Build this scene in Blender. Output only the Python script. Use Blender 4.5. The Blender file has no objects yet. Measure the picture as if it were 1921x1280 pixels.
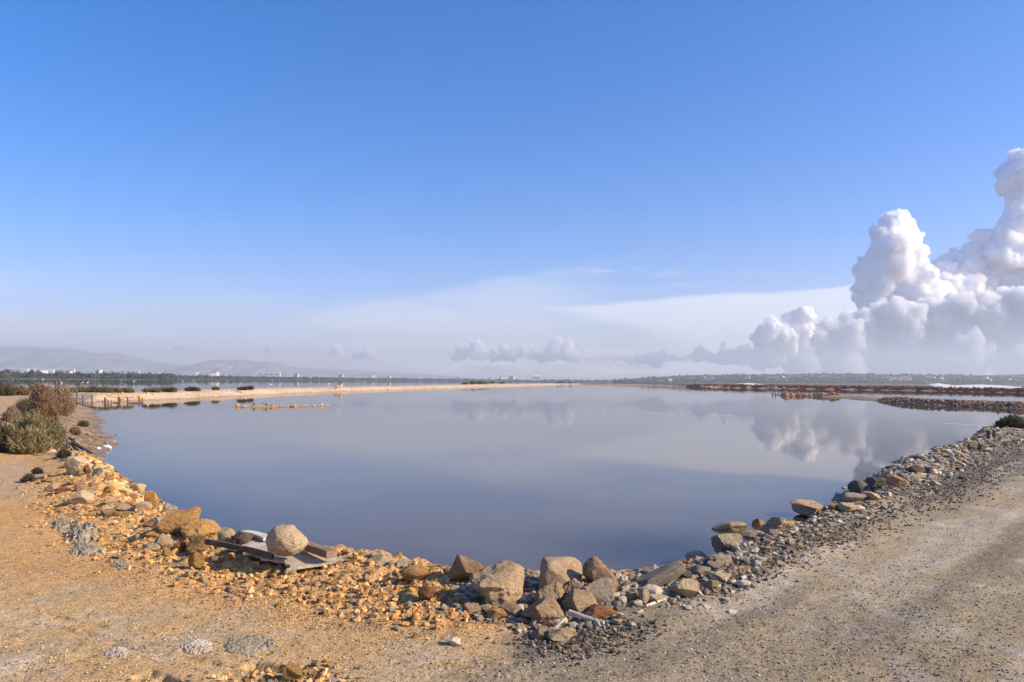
import bpy, bmesh, math, random
import numpy as np
from mathutils import Vector, Matrix

random.seed(7)
RNG = np.random.default_rng(11)
S = bpy.context.scene
COL = S.collection
R = math.radians

# ------------------------------------------------------------------ camera
CAM_H = 1.7
F = 1440.0                      # focal length in pixels of the 1921 x 1280 photograph
PITCH, ROLL = R(2.98), R(0.45)
_f = Vector((0, math.cos(PITCH), math.sin(PITCH)))
_r0 = Vector((1, 0, 0))
_u0 = Vector((0, -math.sin(PITCH), math.cos(PITCH)))
_r = _r0 * math.cos(ROLL) + _u0 * math.sin(ROLL)
_u = _u0 * math.cos(ROLL) - _r0 * math.sin(ROLL)
cam = bpy.data.cameras.new("camera")
cam.sensor_width = 36.0
cam.lens = 36.0 * F / 1921.0
cam.clip_start, cam.clip_end = 0.1, 300000.0
cam_o = bpy.data.objects.new("camera", cam)
COL.objects.link(cam_o)
M4 = Matrix((_r, _u, -_f)).transposed().to_4x4()
M4.translation = Vector((0, 0, CAM_H))
cam_o.matrix_world = M4
S.camera = cam_o

def ray(px, py):
    return _f + _r * ((px - 960.5) / F) - _u * ((py - 640.0) / F)

def at(px, py, z=0.0):
    """where the sight line of a photograph pixel meets the level z"""
    d = ray(px, py)
    t = (z - CAM_H) / d.z
    return Vector((d.x * t, d.y * t, z))

def at_dist(px, py, Y):
    d = ray(px, py)
    t = Y / d.y
    return Vector((d.x * t, Y, CAM_H + d.z * t))

# ------------------------------------------------------------------ sun, sky, exposure
SUN_EL, SUN_AZ = R(29.0), R(101.0)          # azimuth clockwise from the view direction (+Y)
sun_dir = Vector((math.sin(SUN_AZ) * math.cos(SUN_EL), math.cos(SUN_AZ) * math.cos(SUN_EL), math.sin(SUN_EL)))
sl = bpy.data.lights.new("sun", 'SUN')
sl.energy = 5.0
sl.angle = R(0.5)
sl.color = (1.0, 0.86, 0.66)
so = bpy.data.objects.new("sun", sl)
so.rotation_euler = sun_dir.to_track_quat('Z', 'Y').to_euler()
COL.objects.link(so)
S.view_settings.view_transform = 'Standard'
S.view_settings.look = 'None'
S.view_settings.gamma = 1.0
S.view_settings.use_curve_mapping = False
S.view_settings.exposure = 0.68
S.render.engine = 'CYCLES'
cy = S.cycles
cy.use_denoising = True
cy.max_bounces = 10
cy.diffuse_bounces = 4
cy.glossy_bounces = 3
cy.transmission_bounces = 4
cy.transparent_max_bounces = 24
cy.volume_bounces = 5

class N:
    """tiny node-maths wrapper: N(tree, socket) + number ..."""
    def __init__(s, nt, sock): s.nt, s.s = nt, sock
    def op(s, kind, *others, clamp=False):
        n = s.nt.nodes.new("ShaderNodeMath"); n.operation = kind; n.use_clamp = clamp
        for i, o in enumerate((s,) + others):
            if isinstance(o, N): s.nt.links.new(o.s, n.inputs[i])
            else: n.inputs[i].default_value = o
        return N(s.nt, n.outputs[0])
    def __add__(s, o): return s.op('ADD', o)
    def __sub__(s, o): return s.op('SUBTRACT', o)
    def __mul__(s, o): return s.op('MULTIPLY', o)
    def __truediv__(s, o): return s.op('DIVIDE', o)
    def sstep(s, a, b):
        n = s.nt.nodes.new("ShaderNodeMapRange"); n.interpolation_type = 'SMOOTHSTEP'
        s.nt.links.new(s.s, n.inputs[0])
        for i, o in ((1, a), (2, b)):
            if isinstance(o, N): s.nt.links.new(o.s, n.inputs[i])
            else: n.inputs[i].default_value = o
        return N(s.nt, n.outputs[0])

def noise_node(nt, vec, scale, detail=4, rough=0.5, dist=0.0, kind='FBM'):
    n = nt.nodes.new("ShaderNodeTexNoise")
    n.inputs['Scale'].default_value = scale
    n.inputs['Detail'].default_value = detail
    n.inputs['Roughness'].default_value = rough
    n.inputs['Distortion'].default_value = dist
    if vec is not None: nt.links.new(vec, n.inputs['Vector'])
    return N(nt, n.outputs[0])

def mix_rgb(nt, fac, a, b, blend='MIX'):
    n = nt.nodes.new("ShaderNodeMix"); n.data_type = 'RGBA'; n.blend_type = blend
    for idx, v in ((0, fac), (6, a), (7, b)):
        if isinstance(v, N): nt.links.new(v.s, n.inputs[idx])
        elif hasattr(v, 'is_output'): nt.links.new(v, n.inputs[idx])
        elif idx == 0: n.inputs[0].default_value = v
        else: n.inputs[idx].default_value = (*v, 1)
    return n.outputs[2]

def combine(nt, x, y, z):
    n = nt.nodes.new("ShaderNodeCombineXYZ")
    for i, v in enumerate((x, y, z)):
        if isinstance(v, N): nt.links.new(v.s, n.inputs[i])
        else: n.inputs[i].default_value = v
    return n.outputs[0]

w = bpy.data.worlds.new("World")
S.world = w
w.use_nodes = True
nt = w.node_tree
nt.nodes.clear()
wo = nt.nodes.new("ShaderNodeOutputWorld")
bg = nt.nodes.new("ShaderNodeBackground")
nt.links.new(bg.outputs[0], wo.inputs[0])
bg.inputs[1].default_value = 0.132
sky = nt.nodes.new("ShaderNodeTexSky")
sky.sky_type = 'NISHITA'
sky.sun_disc = False
sky.sun_elevation = SUN_EL
sky.sun_rotation = SUN_AZ
sky.altitude = 0
sky.air_density = 1.0
sky.dust_density = 0.8
sky.ozone_density = 4.0
tc = nt.nodes.new("ShaderNodeTexCoord")
sx = nt.nodes.new("ShaderNodeSeparateXYZ")
nt.links.new(tc.outputs['Generated'], sx.inputs[0])
dx, dy, dz = (N(nt, sx.outputs[i]) for i in range(3))
az = dx.op('ARCTAN2', dy) * (180 / math.pi)
el = dz.op('ARCSINE') * (180 / math.pi)
# thin high cloud: patches stretched along the horizon
def sky_noise(sa, se, scale, detail=5, rough=0.55, off=0.0):
    return noise_node(nt, combine(nt, az * sa + off, el * se, off), scale, detail, rough, 0.4)
hs = nt.nodes.new("ShaderNodeHueSaturation")
hs.inputs['Saturation'].default_value = 1.38
hs.inputs['Value'].default_value = 1.0
nt.links.new(sky.outputs[0], hs.inputs['Color'])
base = mix_rgb(nt, 1.0, hs.outputs[0], (1.14, .83, 1.0), 'MULTIPLY')
WHITE = (5.6, 5.5, 5.7)
# anvil sheet low on the right
n1 = sky_noise(0.10, 0.35, 1.0)
top = (az - 4.0) * 0.055 + 5.55 + (n1 - 0.5) * 1.3
anv = el.sstep(top + 0.28, top - 0.12) * el.sstep(1.2, 5.2) * (az + (el - 5.0) * 4.0 + (n1 - 0.5) * 5).sstep(2.5, 6.5)
anv = anv * az.sstep(60.0, 34.0) * (n1 * 0.5 + 0.55)
base = mix_rgb(nt, (anv * 0.72).op('MINIMUM', 1.0), base, WHITE)
# wisps over the sheet and a broken veil across the whole low sky
n2 = sky_noise(0.16, 1.2, 1.0, 6, 0.6, 3.1)
band = el.sstep(6.6, 7.4) * el.sstep(9.0, 7.8) * az.sstep(2.0, 6.0) * az.sstep(22.0, 12.0)
base = mix_rgb(nt, band * n2.sstep(0.52, 0.80) * 0.8, base, WHITE)
n3 = sky_noise(0.09, 0.5, 1.0, 6, 0.55, 9.7)
veil = el.sstep(0.2, 2.0) * el.sstep(7.5, 4.0) * n3.sstep(0.40, 0.72)
base = mix_rgb(nt, veil * 0.30, base, WHITE)
# a faint sheet whose clear upper edge climbs to the right, and low cloud lying along the horizon
n4 = sky_noise(0.12, 0.6, 1.0, 6, 0.55, 17.3)
top2 = (az + 12.5) * 0.21 + 5.2 + (n4 - 0.5) * 1.6
sheet2 = el.sstep(top2 + 0.35, top2 - 0.25) * el.sstep(1.5, 4.5) * az.sstep(-17.0, -9.0) * az.sstep(9.0, 1.0)
base = mix_rgb(nt, sheet2 * (n4 * 0.5 - 0.02), base, WHITE)
n5 = sky_noise(0.22, 1.3, 1.0, 7, 0.6, 23.9)
low = el.sstep(0.1, 0.9) * el.sstep(3.4, 1.6) * az.sstep(-16.0, 0.0) * az.sstep(70.0, 30.0)
base = mix_rgb(nt, low * (n5.sstep(0.35, 0.62) * 0.75), base, WHITE)
nt.links.new(base, bg.inputs[0])
CLOUDMODE = 'sss'
# ------------------------------------------------------------------ numpy noise
def _hash(ix, iy, iz, seed):
    h = (ix.astype(np.int64) * 374761393 + iy.astype(np.int64) * 668265263 + iz.astype(np.int64) * 2147483647 + seed * 1274126177) & 0xFFFFFFFF
    h = ((h ^ (h >> 13)) * 1274126177) & 0xFFFFFFFF
    h = ((h ^ (h >> 16)) * 2246822519) & 0xFFFFFFFF
    return ((h ^ (h >> 15)) & 0xFFFFFF) / float(0xFFFFFF)

def vnoise(p, seed=0):
    """value noise 0..1 at points p (n,3)"""
    i = np.floor(p); f = p - i
    f = f * f * f * (f * (f * 6 - 15) + 10)
    i = i.astype(np.int64)
    r = 0
    for a in (0, 1):
        for b in (0, 1):
            for c in (0, 1):
                wgt = (f[:, 0] if a else 1 - f[:, 0]) * (f[:, 1] if b else 1 - f[:, 1]) * (f[:, 2] if c else 1 - f[:, 2])
                r = r + wgt * _hash(i[:, 0] + a, i[:, 1] + b, i[:, 2] + c, seed)
    return r

def fbm(p, octv=4, seed=0, gain=0.5, lac=2.03):
    r, a, s = 0, 1.0, 0
    for k in range(octv):
        r = r + a * vnoise(p * lac ** k + 13.7 * k, seed + k); s += a; a *= gain
    return r / s

def worley(p, seed=0):
    """distance to the nearest feature point, cells of size 1"""
    i = np.floor(p).astype(np.int64)
    best = np.full(len(p), 9.0)
    for a in (-1, 0, 1):
        for b in (-1, 0, 1):
            for c in (-1, 0, 1):
                q = i + np.array((a, b, c))
                fx = np.stack([_hash(q[:, 0], q[:, 1], q[:, 2], seed + k) for k in (1, 2, 3)], 1)
                d = ((q + fx - p) ** 2).sum(1)
                best = np.minimum(best, d)
    return np.sqrt(best)

def sstep(a, b, x):
    t = np.clip((x - a) / (b - a), 0, 1)
    return t * t * (3 - 2 * t)

def mesh_from(name, v, f, smooth=True):
    me = bpy.data.meshes.new(name)
    v = np.asarray(v, np.float32)
    f = np.asarray(f, np.int32)
    me.vertices.add(len(v)); me.vertices.foreach_set("co", v.ravel())
    k = f.shape[1]
    me.loops.add(f.size); me.loops.foreach_set("vertex_index", f.ravel())
    me.polygons.add(len(f))
    me.polygons.foreach_set("loop_start", np.arange(0, f.size, k, dtype=np.int32))
    me.polygons.foreach_set("loop_total", np.full(len(f), k, np.int32))
    me.polygons.foreach_set("use_smooth", np.full(len(f), smooth, bool))
    me.update(calc_edges=True)
    return me

def ico(sub):
    bm = bmesh.new()
    bmesh.ops.create_icosphere(bm, subdivisions=sub, radius=1.0)
    bm.verts.ensure_lookup_table()
    v = np.array([x.co[:] for x in bm.verts]); f = np.array([[q.index for q in p.verts] for p in bm.faces])
    bm.free()
    return v, f
_ICO = {}
def icov(sub):
    if sub not in _ICO: _ICO[sub] = ico(sub)
    return _ICO[sub]

# ------------------------------------------------------------------ clouds (each a closed body of thin white vapour, far beyond the haze)
def cloud_material(name, density, color=(1, 1, 1)):
    m = bpy.data.materials.new(name); m.use_nodes = True
    t = m.node_tree; t.nodes.clear()
    o = t.nodes.new("ShaderNodeOutputMaterial")
    if CLOUDMODE == 'vol':
        v = t.nodes.new("ShaderNodeVolumeScatter")
        v.inputs['Color'].default_value = (*color, 1)
        v.inputs['Density'].default_value = density
        v.inputs['Anisotropy'].default_value = 0.0
        t.links.new(v.outputs[0], o.inputs['Volume'])
    else:
        b = t.nodes.new("ShaderNodeBsdfPrincipled")
        b.inputs['Base Color'].default_value = (0.93, 0.93, 0.93, 1)
        b.inputs['Roughness'].default_value = 1
        b.inputs['Specular IOR Level'].default_value = 0
        b.inputs['Subsurface Weight'].default_value = 1
        b.inputs['Subsurface Radius'].default_value = (1, 1, 1)
        b.inputs['Subsurface Scale'].default_value = 500
        t.links.new(b.outputs[0], o.inputs[0])
    return m

_wm = {}
def wisp_material(density):
    key = round(density, 7)
    if key not in _wm:
        m = bpy.data.materials.new("thin vapour"); m.use_nodes = True
        t = m.node_tree; t.nodes.clear(); o = t.nodes.new("ShaderNodeOutputMaterial")
        v = t.nodes.new("ShaderNodeVolumeScatter"); v.inputs['Density'].default_value = density * .35
        v.inputs['Color'].default_value = (1, 1, 1, 1); v.inputs['Anisotropy'].default_value = 0.0
        t.links.new(v.outputs[0], o.inputs['Volume']); _wm[key] = m
    return _wm[key]
def make_cloud(name, puffs, D, label, mat, seed, voxel_px=4.0, group=None, thin=None):
    """puffs: (px, py, radius px) on the photograph's scale at distance D metres"""
    k = D / F
    rng = np.random.default_rng(seed)
    V, Fc, off = [], [], 0
    v0, f0 = icov(3)
    for (px, py, r) in puffs:
        c = at_dist(px, py, D + rng.uniform(-0.6, 0.6) * r * k)
        subs = [(np.array(c), r * k)]
        for _ in range(9):          # smaller lumps budding from each puff
            d = rng.normal(size=3); d /= np.linalg.norm(d)
            d[2] = abs(d[2]) * 0.9 + 0.0 if rng.random() < .75 else d[2]
            rr = r * k * rng.uniform(.28, .52)
            subs.append((np.array(c) + d * r * k * rng.uniform(.75, .98), rr))
        for cc, rr in subs:
            V.append(v0 * rr + cc); Fc.append(f0 + off); off += len(v0)
    me = mesh_from(name, np.concatenate(V), np.concatenate(Fc))
    tmp = bpy.data.objects.new(name, me); COL.objects.link(tmp)
    md = tmp.modifiers.new("r", 'REMESH'); md.mode = 'VOXEL'; md.voxel_size = voxel_px * k
    dg = bpy.context.evaluated_depsgraph_get()
    ev = tmp.evaluated_get(dg).to_mesh()
    n = len(ev.vertices)
    co = np.empty(n * 3, np.float32); ev.vertices.foreach_get("co", co); co = co.reshape(-1, 3).astype(float)
    no = np.empty(n * 3, np.float32); ev.vertices.foreach_get("normal", no); no = no.reshape(-1, 3)
    fq = np.empty(len(ev.loops), np.int32); ev.loops.foreach_get("vertex_index", fq)
    lt = np.empty(len(ev.polygons), np.int32); ev.polygons.foreach_get("loop_total", lt)
    assert (lt == 4).all()
    tmp.evaluated_get(dg).to_mesh_clear()
    bpy.data.objects.remove(tmp); bpy.data.meshes.remove(me)
    q = co / k
    d = (0.5 - worley(q / 26.0, seed)) * 8 + (0.5 - worley(q / 11.0, seed + 9)) * 6 + (0.5 - worley(q / 5.0, seed + 19)) * 3.2 + (fbm(q / 30.0, 4, seed + 3) - .5) * 10
    co = co + no * (d * k)[:, None]
    ctr = co.mean(0)
    me = mesh_from(name, co - ctr, fq.reshape(-1, 4))
    ob = bpy.data.objects.new(name, me); COL.objects.link(ob)
    ob.location = ctr
    me.materials.append(mat)
    if thin:                                  # no dense body: vapour one can half see through
        me.materials.clear(); me.materials.append(wisp_material(thin / .35))
    # a thin torn skin of vapour round the dense body
    big = min(1.0, max(r for _, _, r in puffs) / 34)
    wsp = (fbm(q / 22.0, 5, seed + 40, .6) - .42) * 34 * big
    co2 = co + no * (np.clip(wsp, .4, 30) * k)[:, None]
    sk = bpy.data.objects.new("wisps", mesh_from("wisps", co2 - ctr, fq.reshape(-1, 4))); COL.objects.link(sk)
    sk.parent = ob; sk.data.materials.append(wisp_material(6.0 / (20 * k)))
    ob["label"] = label; ob["category"] = "cloud"
    if group: ob["group"] = group
    return ob

tower = [(1684,424,22),(1668,430,16),(1656,446,16),(1698,436,18),(1712,452,18),(1676,462,34),(1648,470,14),(1640,492,18),(1660,500,36),(1704,478,26),(1722,500,20),(1700,515,36),(1736,520,18),(1630,522,16),(1646,540,32),(1745,540,20),
         (1690,550,44),(1632,566,26),(1762,552,22),(1735,570,34),(1624,548,14)]
right = [(1772,512,26),(1791,492,22),(1808,515,30),(1822,478,16),(1841,463,18),(1834,446,12),(1850,440,10),(1868,468,26),
         (1886,440,20),(1905,455,32),(1892,480,40),(1918,420,30),(1901,322,22),(1893,340,16),(1888,354,14),(1922,300,20),(1908,375,20),(1935,330,40),(1925,390,30),
         (1780,555,42),(1830,540,44),(1880,525,46),(1930,520,60),(1945,470,40),(1960,560,50)]
cap = [(1451,618,18),(1436,630,18),(1426,640,14),(1480,602,14),(1497,596,14),(1512,590,12),(1522,594,8),(1465,626,22),(1495,614,20),(1470,645,26),(1510,625,18)]
bank = [(1425,672,22),(1450,665,26),(1490,655,30),(1530,640,30),(1560,625,26),(1590,640,40),(1620,615,30),(1660,605,30),(1700,600,32),(1690,640,46),(1740,590,30),(1770,610,46),(1800,585,30),(1840,600,50),(1880,580,34),(1920,600,60),(1990,610,60),
        (1510,685,34),(1580,685,40),(1680,680,45),(1800,670,50),(1920,680,50)]
def row(seed, x0, x1, y, n, rmin, rmax, rise):
    """a flat based low cumulus: a ragged foot with a few heads of very different height"""
    g = np.random.default_rng(seed); o = []
    for k in range(n * 3):
        o.append((x0 + (x1 - x0) * (k + .5) / (n * 3) + g.uniform(-3, 3), y + g.uniform(-2, 1), g.uniform(.55, .9) * rmin))
    for k in range(n):
        cx = x0 + (x1 - x0) * (.1 + .8 * g.random()); hgt = rise * g.random() ** 1.3
        for j in range(4):
            o.append((cx + g.uniform(-5, 5), y - 2 - hgt * j / 3, (rmax * .9 - (rmax - rmin) * .6 * j / 3) * g.uniform(.6, 1)))
    return o
# ------------------------------------------------------------------ shared helpers
ZW = -0.6                                   # level of the lagoon
def tag(o, label=None, cat=None, group=None, kind=None):
    if label: o["label"] = label
    if cat: o["category"] = cat
    if group: o["group"] = group
    if kind: o["kind"] = kind
    return o
def link(name, me, mat=None, parent=None, loc=None):
    o = bpy.data.objects.new(name, me); COL.objects.link(o)
    if mat is not None and me is not None and not me.materials: me.materials.append(mat)
    if parent is not None: o.parent = parent
    if loc is not None: o.location = loc
    return o
def empty(name, loc):
    o = bpy.data.objects.new(name, None); COL.objects.link(o); o.location = loc
    o.empty_display_size = 0.1
    return o
def copy_tree(o):
    c = o.copy(); COL.objects.link(c)
    for ch in list(o.children):
        d = ch.copy(); COL.objects.link(d); d.parent = c
        for g in list(ch.children):
            e = g.copy(); COL.objects.link(e); e.parent = d
    return c

def material(name, c1, c2=None, scale=6.0, rough=0.9, bump=0.0, bscale=30.0, rand=0.0, c3=None, spec=0.2, coord='Object', attr=None, dist=0.02):
    """two or three earth colours broken up by noise, fine relief, and a shade of its own per object"""
    m = bpy.data.materials.new(name); m.use_nodes = True
    t = m.node_tree; b = t.nodes['Principled BSDF']
    b.inputs['Roughness'].default_value = rough
    b.inputs['Specular IOR Level'].default_value = spec
    tcn = t.nodes.new("ShaderNodeTexCoord"); vec = tcn.outputs[coord]
    n1 = noise_node(t, vec, scale, 6, 0.65)
    if attr:
        at_n = t.nodes.new("ShaderNodeAttribute"); at_n.attribute_name = attr
        col = at_n.outputs['Color']
        dark = noise_node(t, vec, scale, 6, 0.7)
        grit = noise_node(t, vec, 85.0, 4, 0.75)
        col = mix_rgb(t, 1.0, col, combine(t, *((dark.sstep(0.25, 0.75) * 0.45 + 0.77) * (grit.sstep(0.30, 0.70) * 0.8 + 0.62),) * 3), 'MULTIPLY')
    else:
        col = mix_rgb(t, n1.sstep(0.35, 0.65), c1, c2 or c1)
        if c3:
            n2 = noise_node(t, vec, scale * 2.7, 5, 0.7, 0.5)
            col = mix_rgb(t, n2.sstep(0.52, 0.66), col, c3)
            pit = noise_node(t, vec, scale * 4.3, 6, 0.75, 0.8)
            pv_ = pit.sstep(0.30, 0.46) * 0.55 + 0.45
            col = mix_rgb(t, 1.0, col, combine(t, pv_, pv_, pv_), 'MULTIPLY')
    if rand:
        oi = t.nodes.new("ShaderNodeObjectInfo")
        v = N(t, oi.outputs['Random']) * (2 * rand) + (1 - rand)
        col = mix_rgb(t, 1.0, col, combine(t, v, v, v), 'MULTIPLY')
    t.links.new(col, b.inputs['Base Color'])
    if bump:
        bn = t.nodes.new("ShaderNodeBump"); bn.inputs['Strength'].default_value = bump
        bn.inputs['Distance'].default_value = dist
        h = noise_node(t, vec, bscale, 8, 0.7)
        t.links.new(h.s, bn.inputs['Height']); t.links.new(bn.outputs[0], b.inputs['Normal'])
    return m

# ------------------------------------------------------------------ plan of the land (world metres, from the photograph's sight lines)
def pts(lst, z): return [tuple(at(x, y, z)[:2]) for x, y in lst]
shore_l = pts([(155,762),(186,771),(178,779),(194,790),(187,806),(212,821),(207,842),(188,853),(186,868),(195,886),(208,893),(226,908),(265,925),(298,950)], ZW)
shore_c = pts([(345,975),(400,1000),(470,1022),(560,1044),(650,1057),(760,1070),(850,1087),(930,1100),(1000,1104),(1080,1104),(1165,1097),(1230,1084),(1300,1054),(1345,1034),(1430,1002),(1490,982),(1545,962)], -0.30)
shore_r = pts([(1580,935),(1592,915),(1640,902),(1700,884),(1745,864),(1790,842),(1812,834),(1800,828),(1835,822),(1856,812),(1880,801),(1921,793)], ZW)
LAND = [(-43,78),(-41.5,71),(-37.5,65)] + shore_l + shore_c + shore_r + [(43,60),(53,74),(75,74),(400,60),(400,-400),(-400,-400),(-400,150),(-120,104),(-60,84),(-46,82)]
sp_f = pts([(150,754),(212,753),(244,751.2),(287,750),(340,748.2),(400,744.6),(478,741),(556,737.6),(634,734.6),(700,732.6),(780,730.2),(850,728),(930,725.6),(1000,723.8),(1060,722.4),(1110,721.4)], ZW)
SPIT = sp_f + [(x - 7 - .04 * y, y + 7 + .05 * y) for x, y in reversed(sp_f)]
DYKE = pts([(1640,751.5),(1668,756.5),(1720,759.5),(1800,762.5),(1921,768)], ZW) + [(60,60),(64,60),(60.5,76),(56.5,100),(52,107)]
ISLE = pts([(1440,741),(1462,743.2),(1500,743.8),(1545,745.2),(1600,748),(1650,752)], ZW) + [(55,110),(60,128),(60,148),(53,152),(46,148)]
REDB = pts([(1286,726.4),(1330,727.6),(1420,729),(1600,731.6),(1760,734),(1921,737.4),(2100,741)], ZW) + [(x + 4, y + 10) for x, y in reversed(pts([(1286,726.4),(1420,729),(1600,731.6),(1760,734),(1921,737.4),(2100,741)], ZW))]
LOWB = pts([(1110,720.6),(1200,721.8),(1290,724.2)], ZW) + [(110,450),(60,560),(45,600)]
_far = [(-1200,700),(-552,832),(-470,1050),(-660,1500),(-560,2500),(-150,3300),(300,3300),(560,2300),(900,1800),(2400,1300)]
FAR = _far + [(11000,4000),(11000,11000),(-11000,11000),(-11000,900)]
BAR1 = pts([(430,763.6),(470,765),(520,764.2),(560,763),(625,761.4)], ZW) + [(x, y + 1.2) for x, y in reversed(pts([(430,763.6),(520,764.2),(625,761.4)], ZW))]
bar_line = pts([(640,764),(760,766.5),(900,768),(1000,769),(1100,771),(1250,775),(1400,781),(1560,787),(1700,792),(1832,797)], ZW)

def sd_poly(P, poly):
    """signed distance to a polygon, positive inside"""
    poly = np.asarray(poly, float)
    d = np.full(len(P), 1e18); ins = np.zeros(len(P), bool)
    for k in range(len(poly)):
        a, b = poly[k], poly[(k + 1) % len(poly)]
        e = b - a; q = P - a
        t = np.clip((q @ e) / max(e @ e, 1e-12), 0, 1)
        d = np.minimum(d, ((q - t[:, None] * e) ** 2).sum(1))
        c = (a[1] > P[:, 1]) != (b[1] > P[:, 1])
        if c.any():
            xi = a[0] + (P[:, 1] - a[1]) / (e[1] if e[1] else 1e-12) * e[0]
            ins ^= c & (P[:, 0] < xi)
    d = np.sqrt(d)
    return np.where(ins, d, -d)
def sd_line(P, line):
    d = np.full(len(P), 1e18)
    for k in range(len(line) - 1):
        a, b = np.array(line[k]), np.array(line[k + 1]); e = b - a; q = P - a
        t = np.clip((q @ e) / (e @ e), 0, 1)
        d = np.minimum(d, ((q - t[:, None] * e) ** 2).sum(1))
    return np.sqrt(d)
def zone(P, px_poly, soft=0.3, z=0.0):
    return sstep(-soft, soft, sd_poly(P, pts(px_poly, z)))
def n2(P, scale, seed, octv=4, gain=0.5):
    return fbm(np.column_stack((P / scale, np.full(len(P), 0.37 + seed))), octv, seed, gain)

Z_CLOD = [(45,915),(120,885),(225,905),(300,960),(380,1010),(520,1048),(700,1056),(850,1085),(905,1130),(860,1180),(700,1165),(520,1125),(350,1095),(220,1060),(120,1000),(80,950)]
Z_CLOD2 = [(380,1276),(480,1268),(560,1250),(640,1258),(640,1310),(380,1310)]
Z_ROAD = [(1180,1100),(1105,1145),(1010,1195),(930,1240),(870,1300),(1921,780),(1700,880),(1560,955),(1400,1020),(1280,1075)]
Z_TAN = [(-600,1075),(0,1085),(250,1110),(480,1165),(720,1205),(1000,1190),(900,1320),(-600,1500)]
Z_TRACK = [(-800,850),(0,862),(62,874),(92,905),(70,932),(0,940),(-800,960)]
Z_DARK = [(1240,1128),(1330,1080),(1420,1045),(1520,1005),(1640,955),(1760,905),(1880,835),(1960,800),(1990,850),(1880,900),(1760,955),(1620,1005),(1500,1058),(1400,1100),(1300,1125)]
Z_DARK2 = [(990,1190),(1110,1165),(1230,1172),(1150,1215),(1040,1240),(980,1230)]
Z_SALT = [(1330,1150),(1390,1112),(1470,1075),(1580,1030),(1560,1055),(1480,1095),(1400,1135)]
Z_SALT2 = [(1560,1180),(1680,1145),(1720,1130),(1690,1165),(1600,1200)]

GROOVES = [((255,1268),(322,1290)),((265,1264),(335,1287)),((275,1262),(348,1286)),((284,1260),(362,1286)),
           ((462,1250),(502,1259)),((466,1246),(520,1257)),((478,1243),(545,1255)),
           ((210,1206),(400,1246)),((238,1205),(420,1249)),((265,1203),(325,1214)),((340,1231),(412,1244)),((150,1180),(230,1205)),
           ((760,1262),(1010,1255)),((735,1271),(1000,1264)),((790,1251),(970,1247)),((860,1210),(960,1204)),((850,1218),(965,1212)),
           ((20,1150),(190,1196)),((60,1142),(215,1180)),((30,1236),(170,1262))]
GROOVES += [((800 + 15 * k, 1250), (803 + 15 * k, 1258)) for k in range(14)] + [((770 + 17 * k, 1266), (774 + 17 * k, 1276)) for k in range(14)]

_zr = pts(Z_ROAD[:5], 0)
ROAD = _zr + [(-.6, 2.5), (-1.2, -40), (300, -40), (300, 60), (60, 70)] + pts([(1921, 797)] + Z_ROAD[6:], 0)

RUTS = [pts(l, 0) for l in ([(930,1300),(1200,1215),(1480,1105),(1760,965),(1905,875)], [(1330,1300),(1560,1190),(1780,1060),(1921,965)], [(1180,1300),(1440,1190),(1700,1050),(1915,915)], [(1640,1300),(1800,1190),(1921,1095)])]

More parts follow.
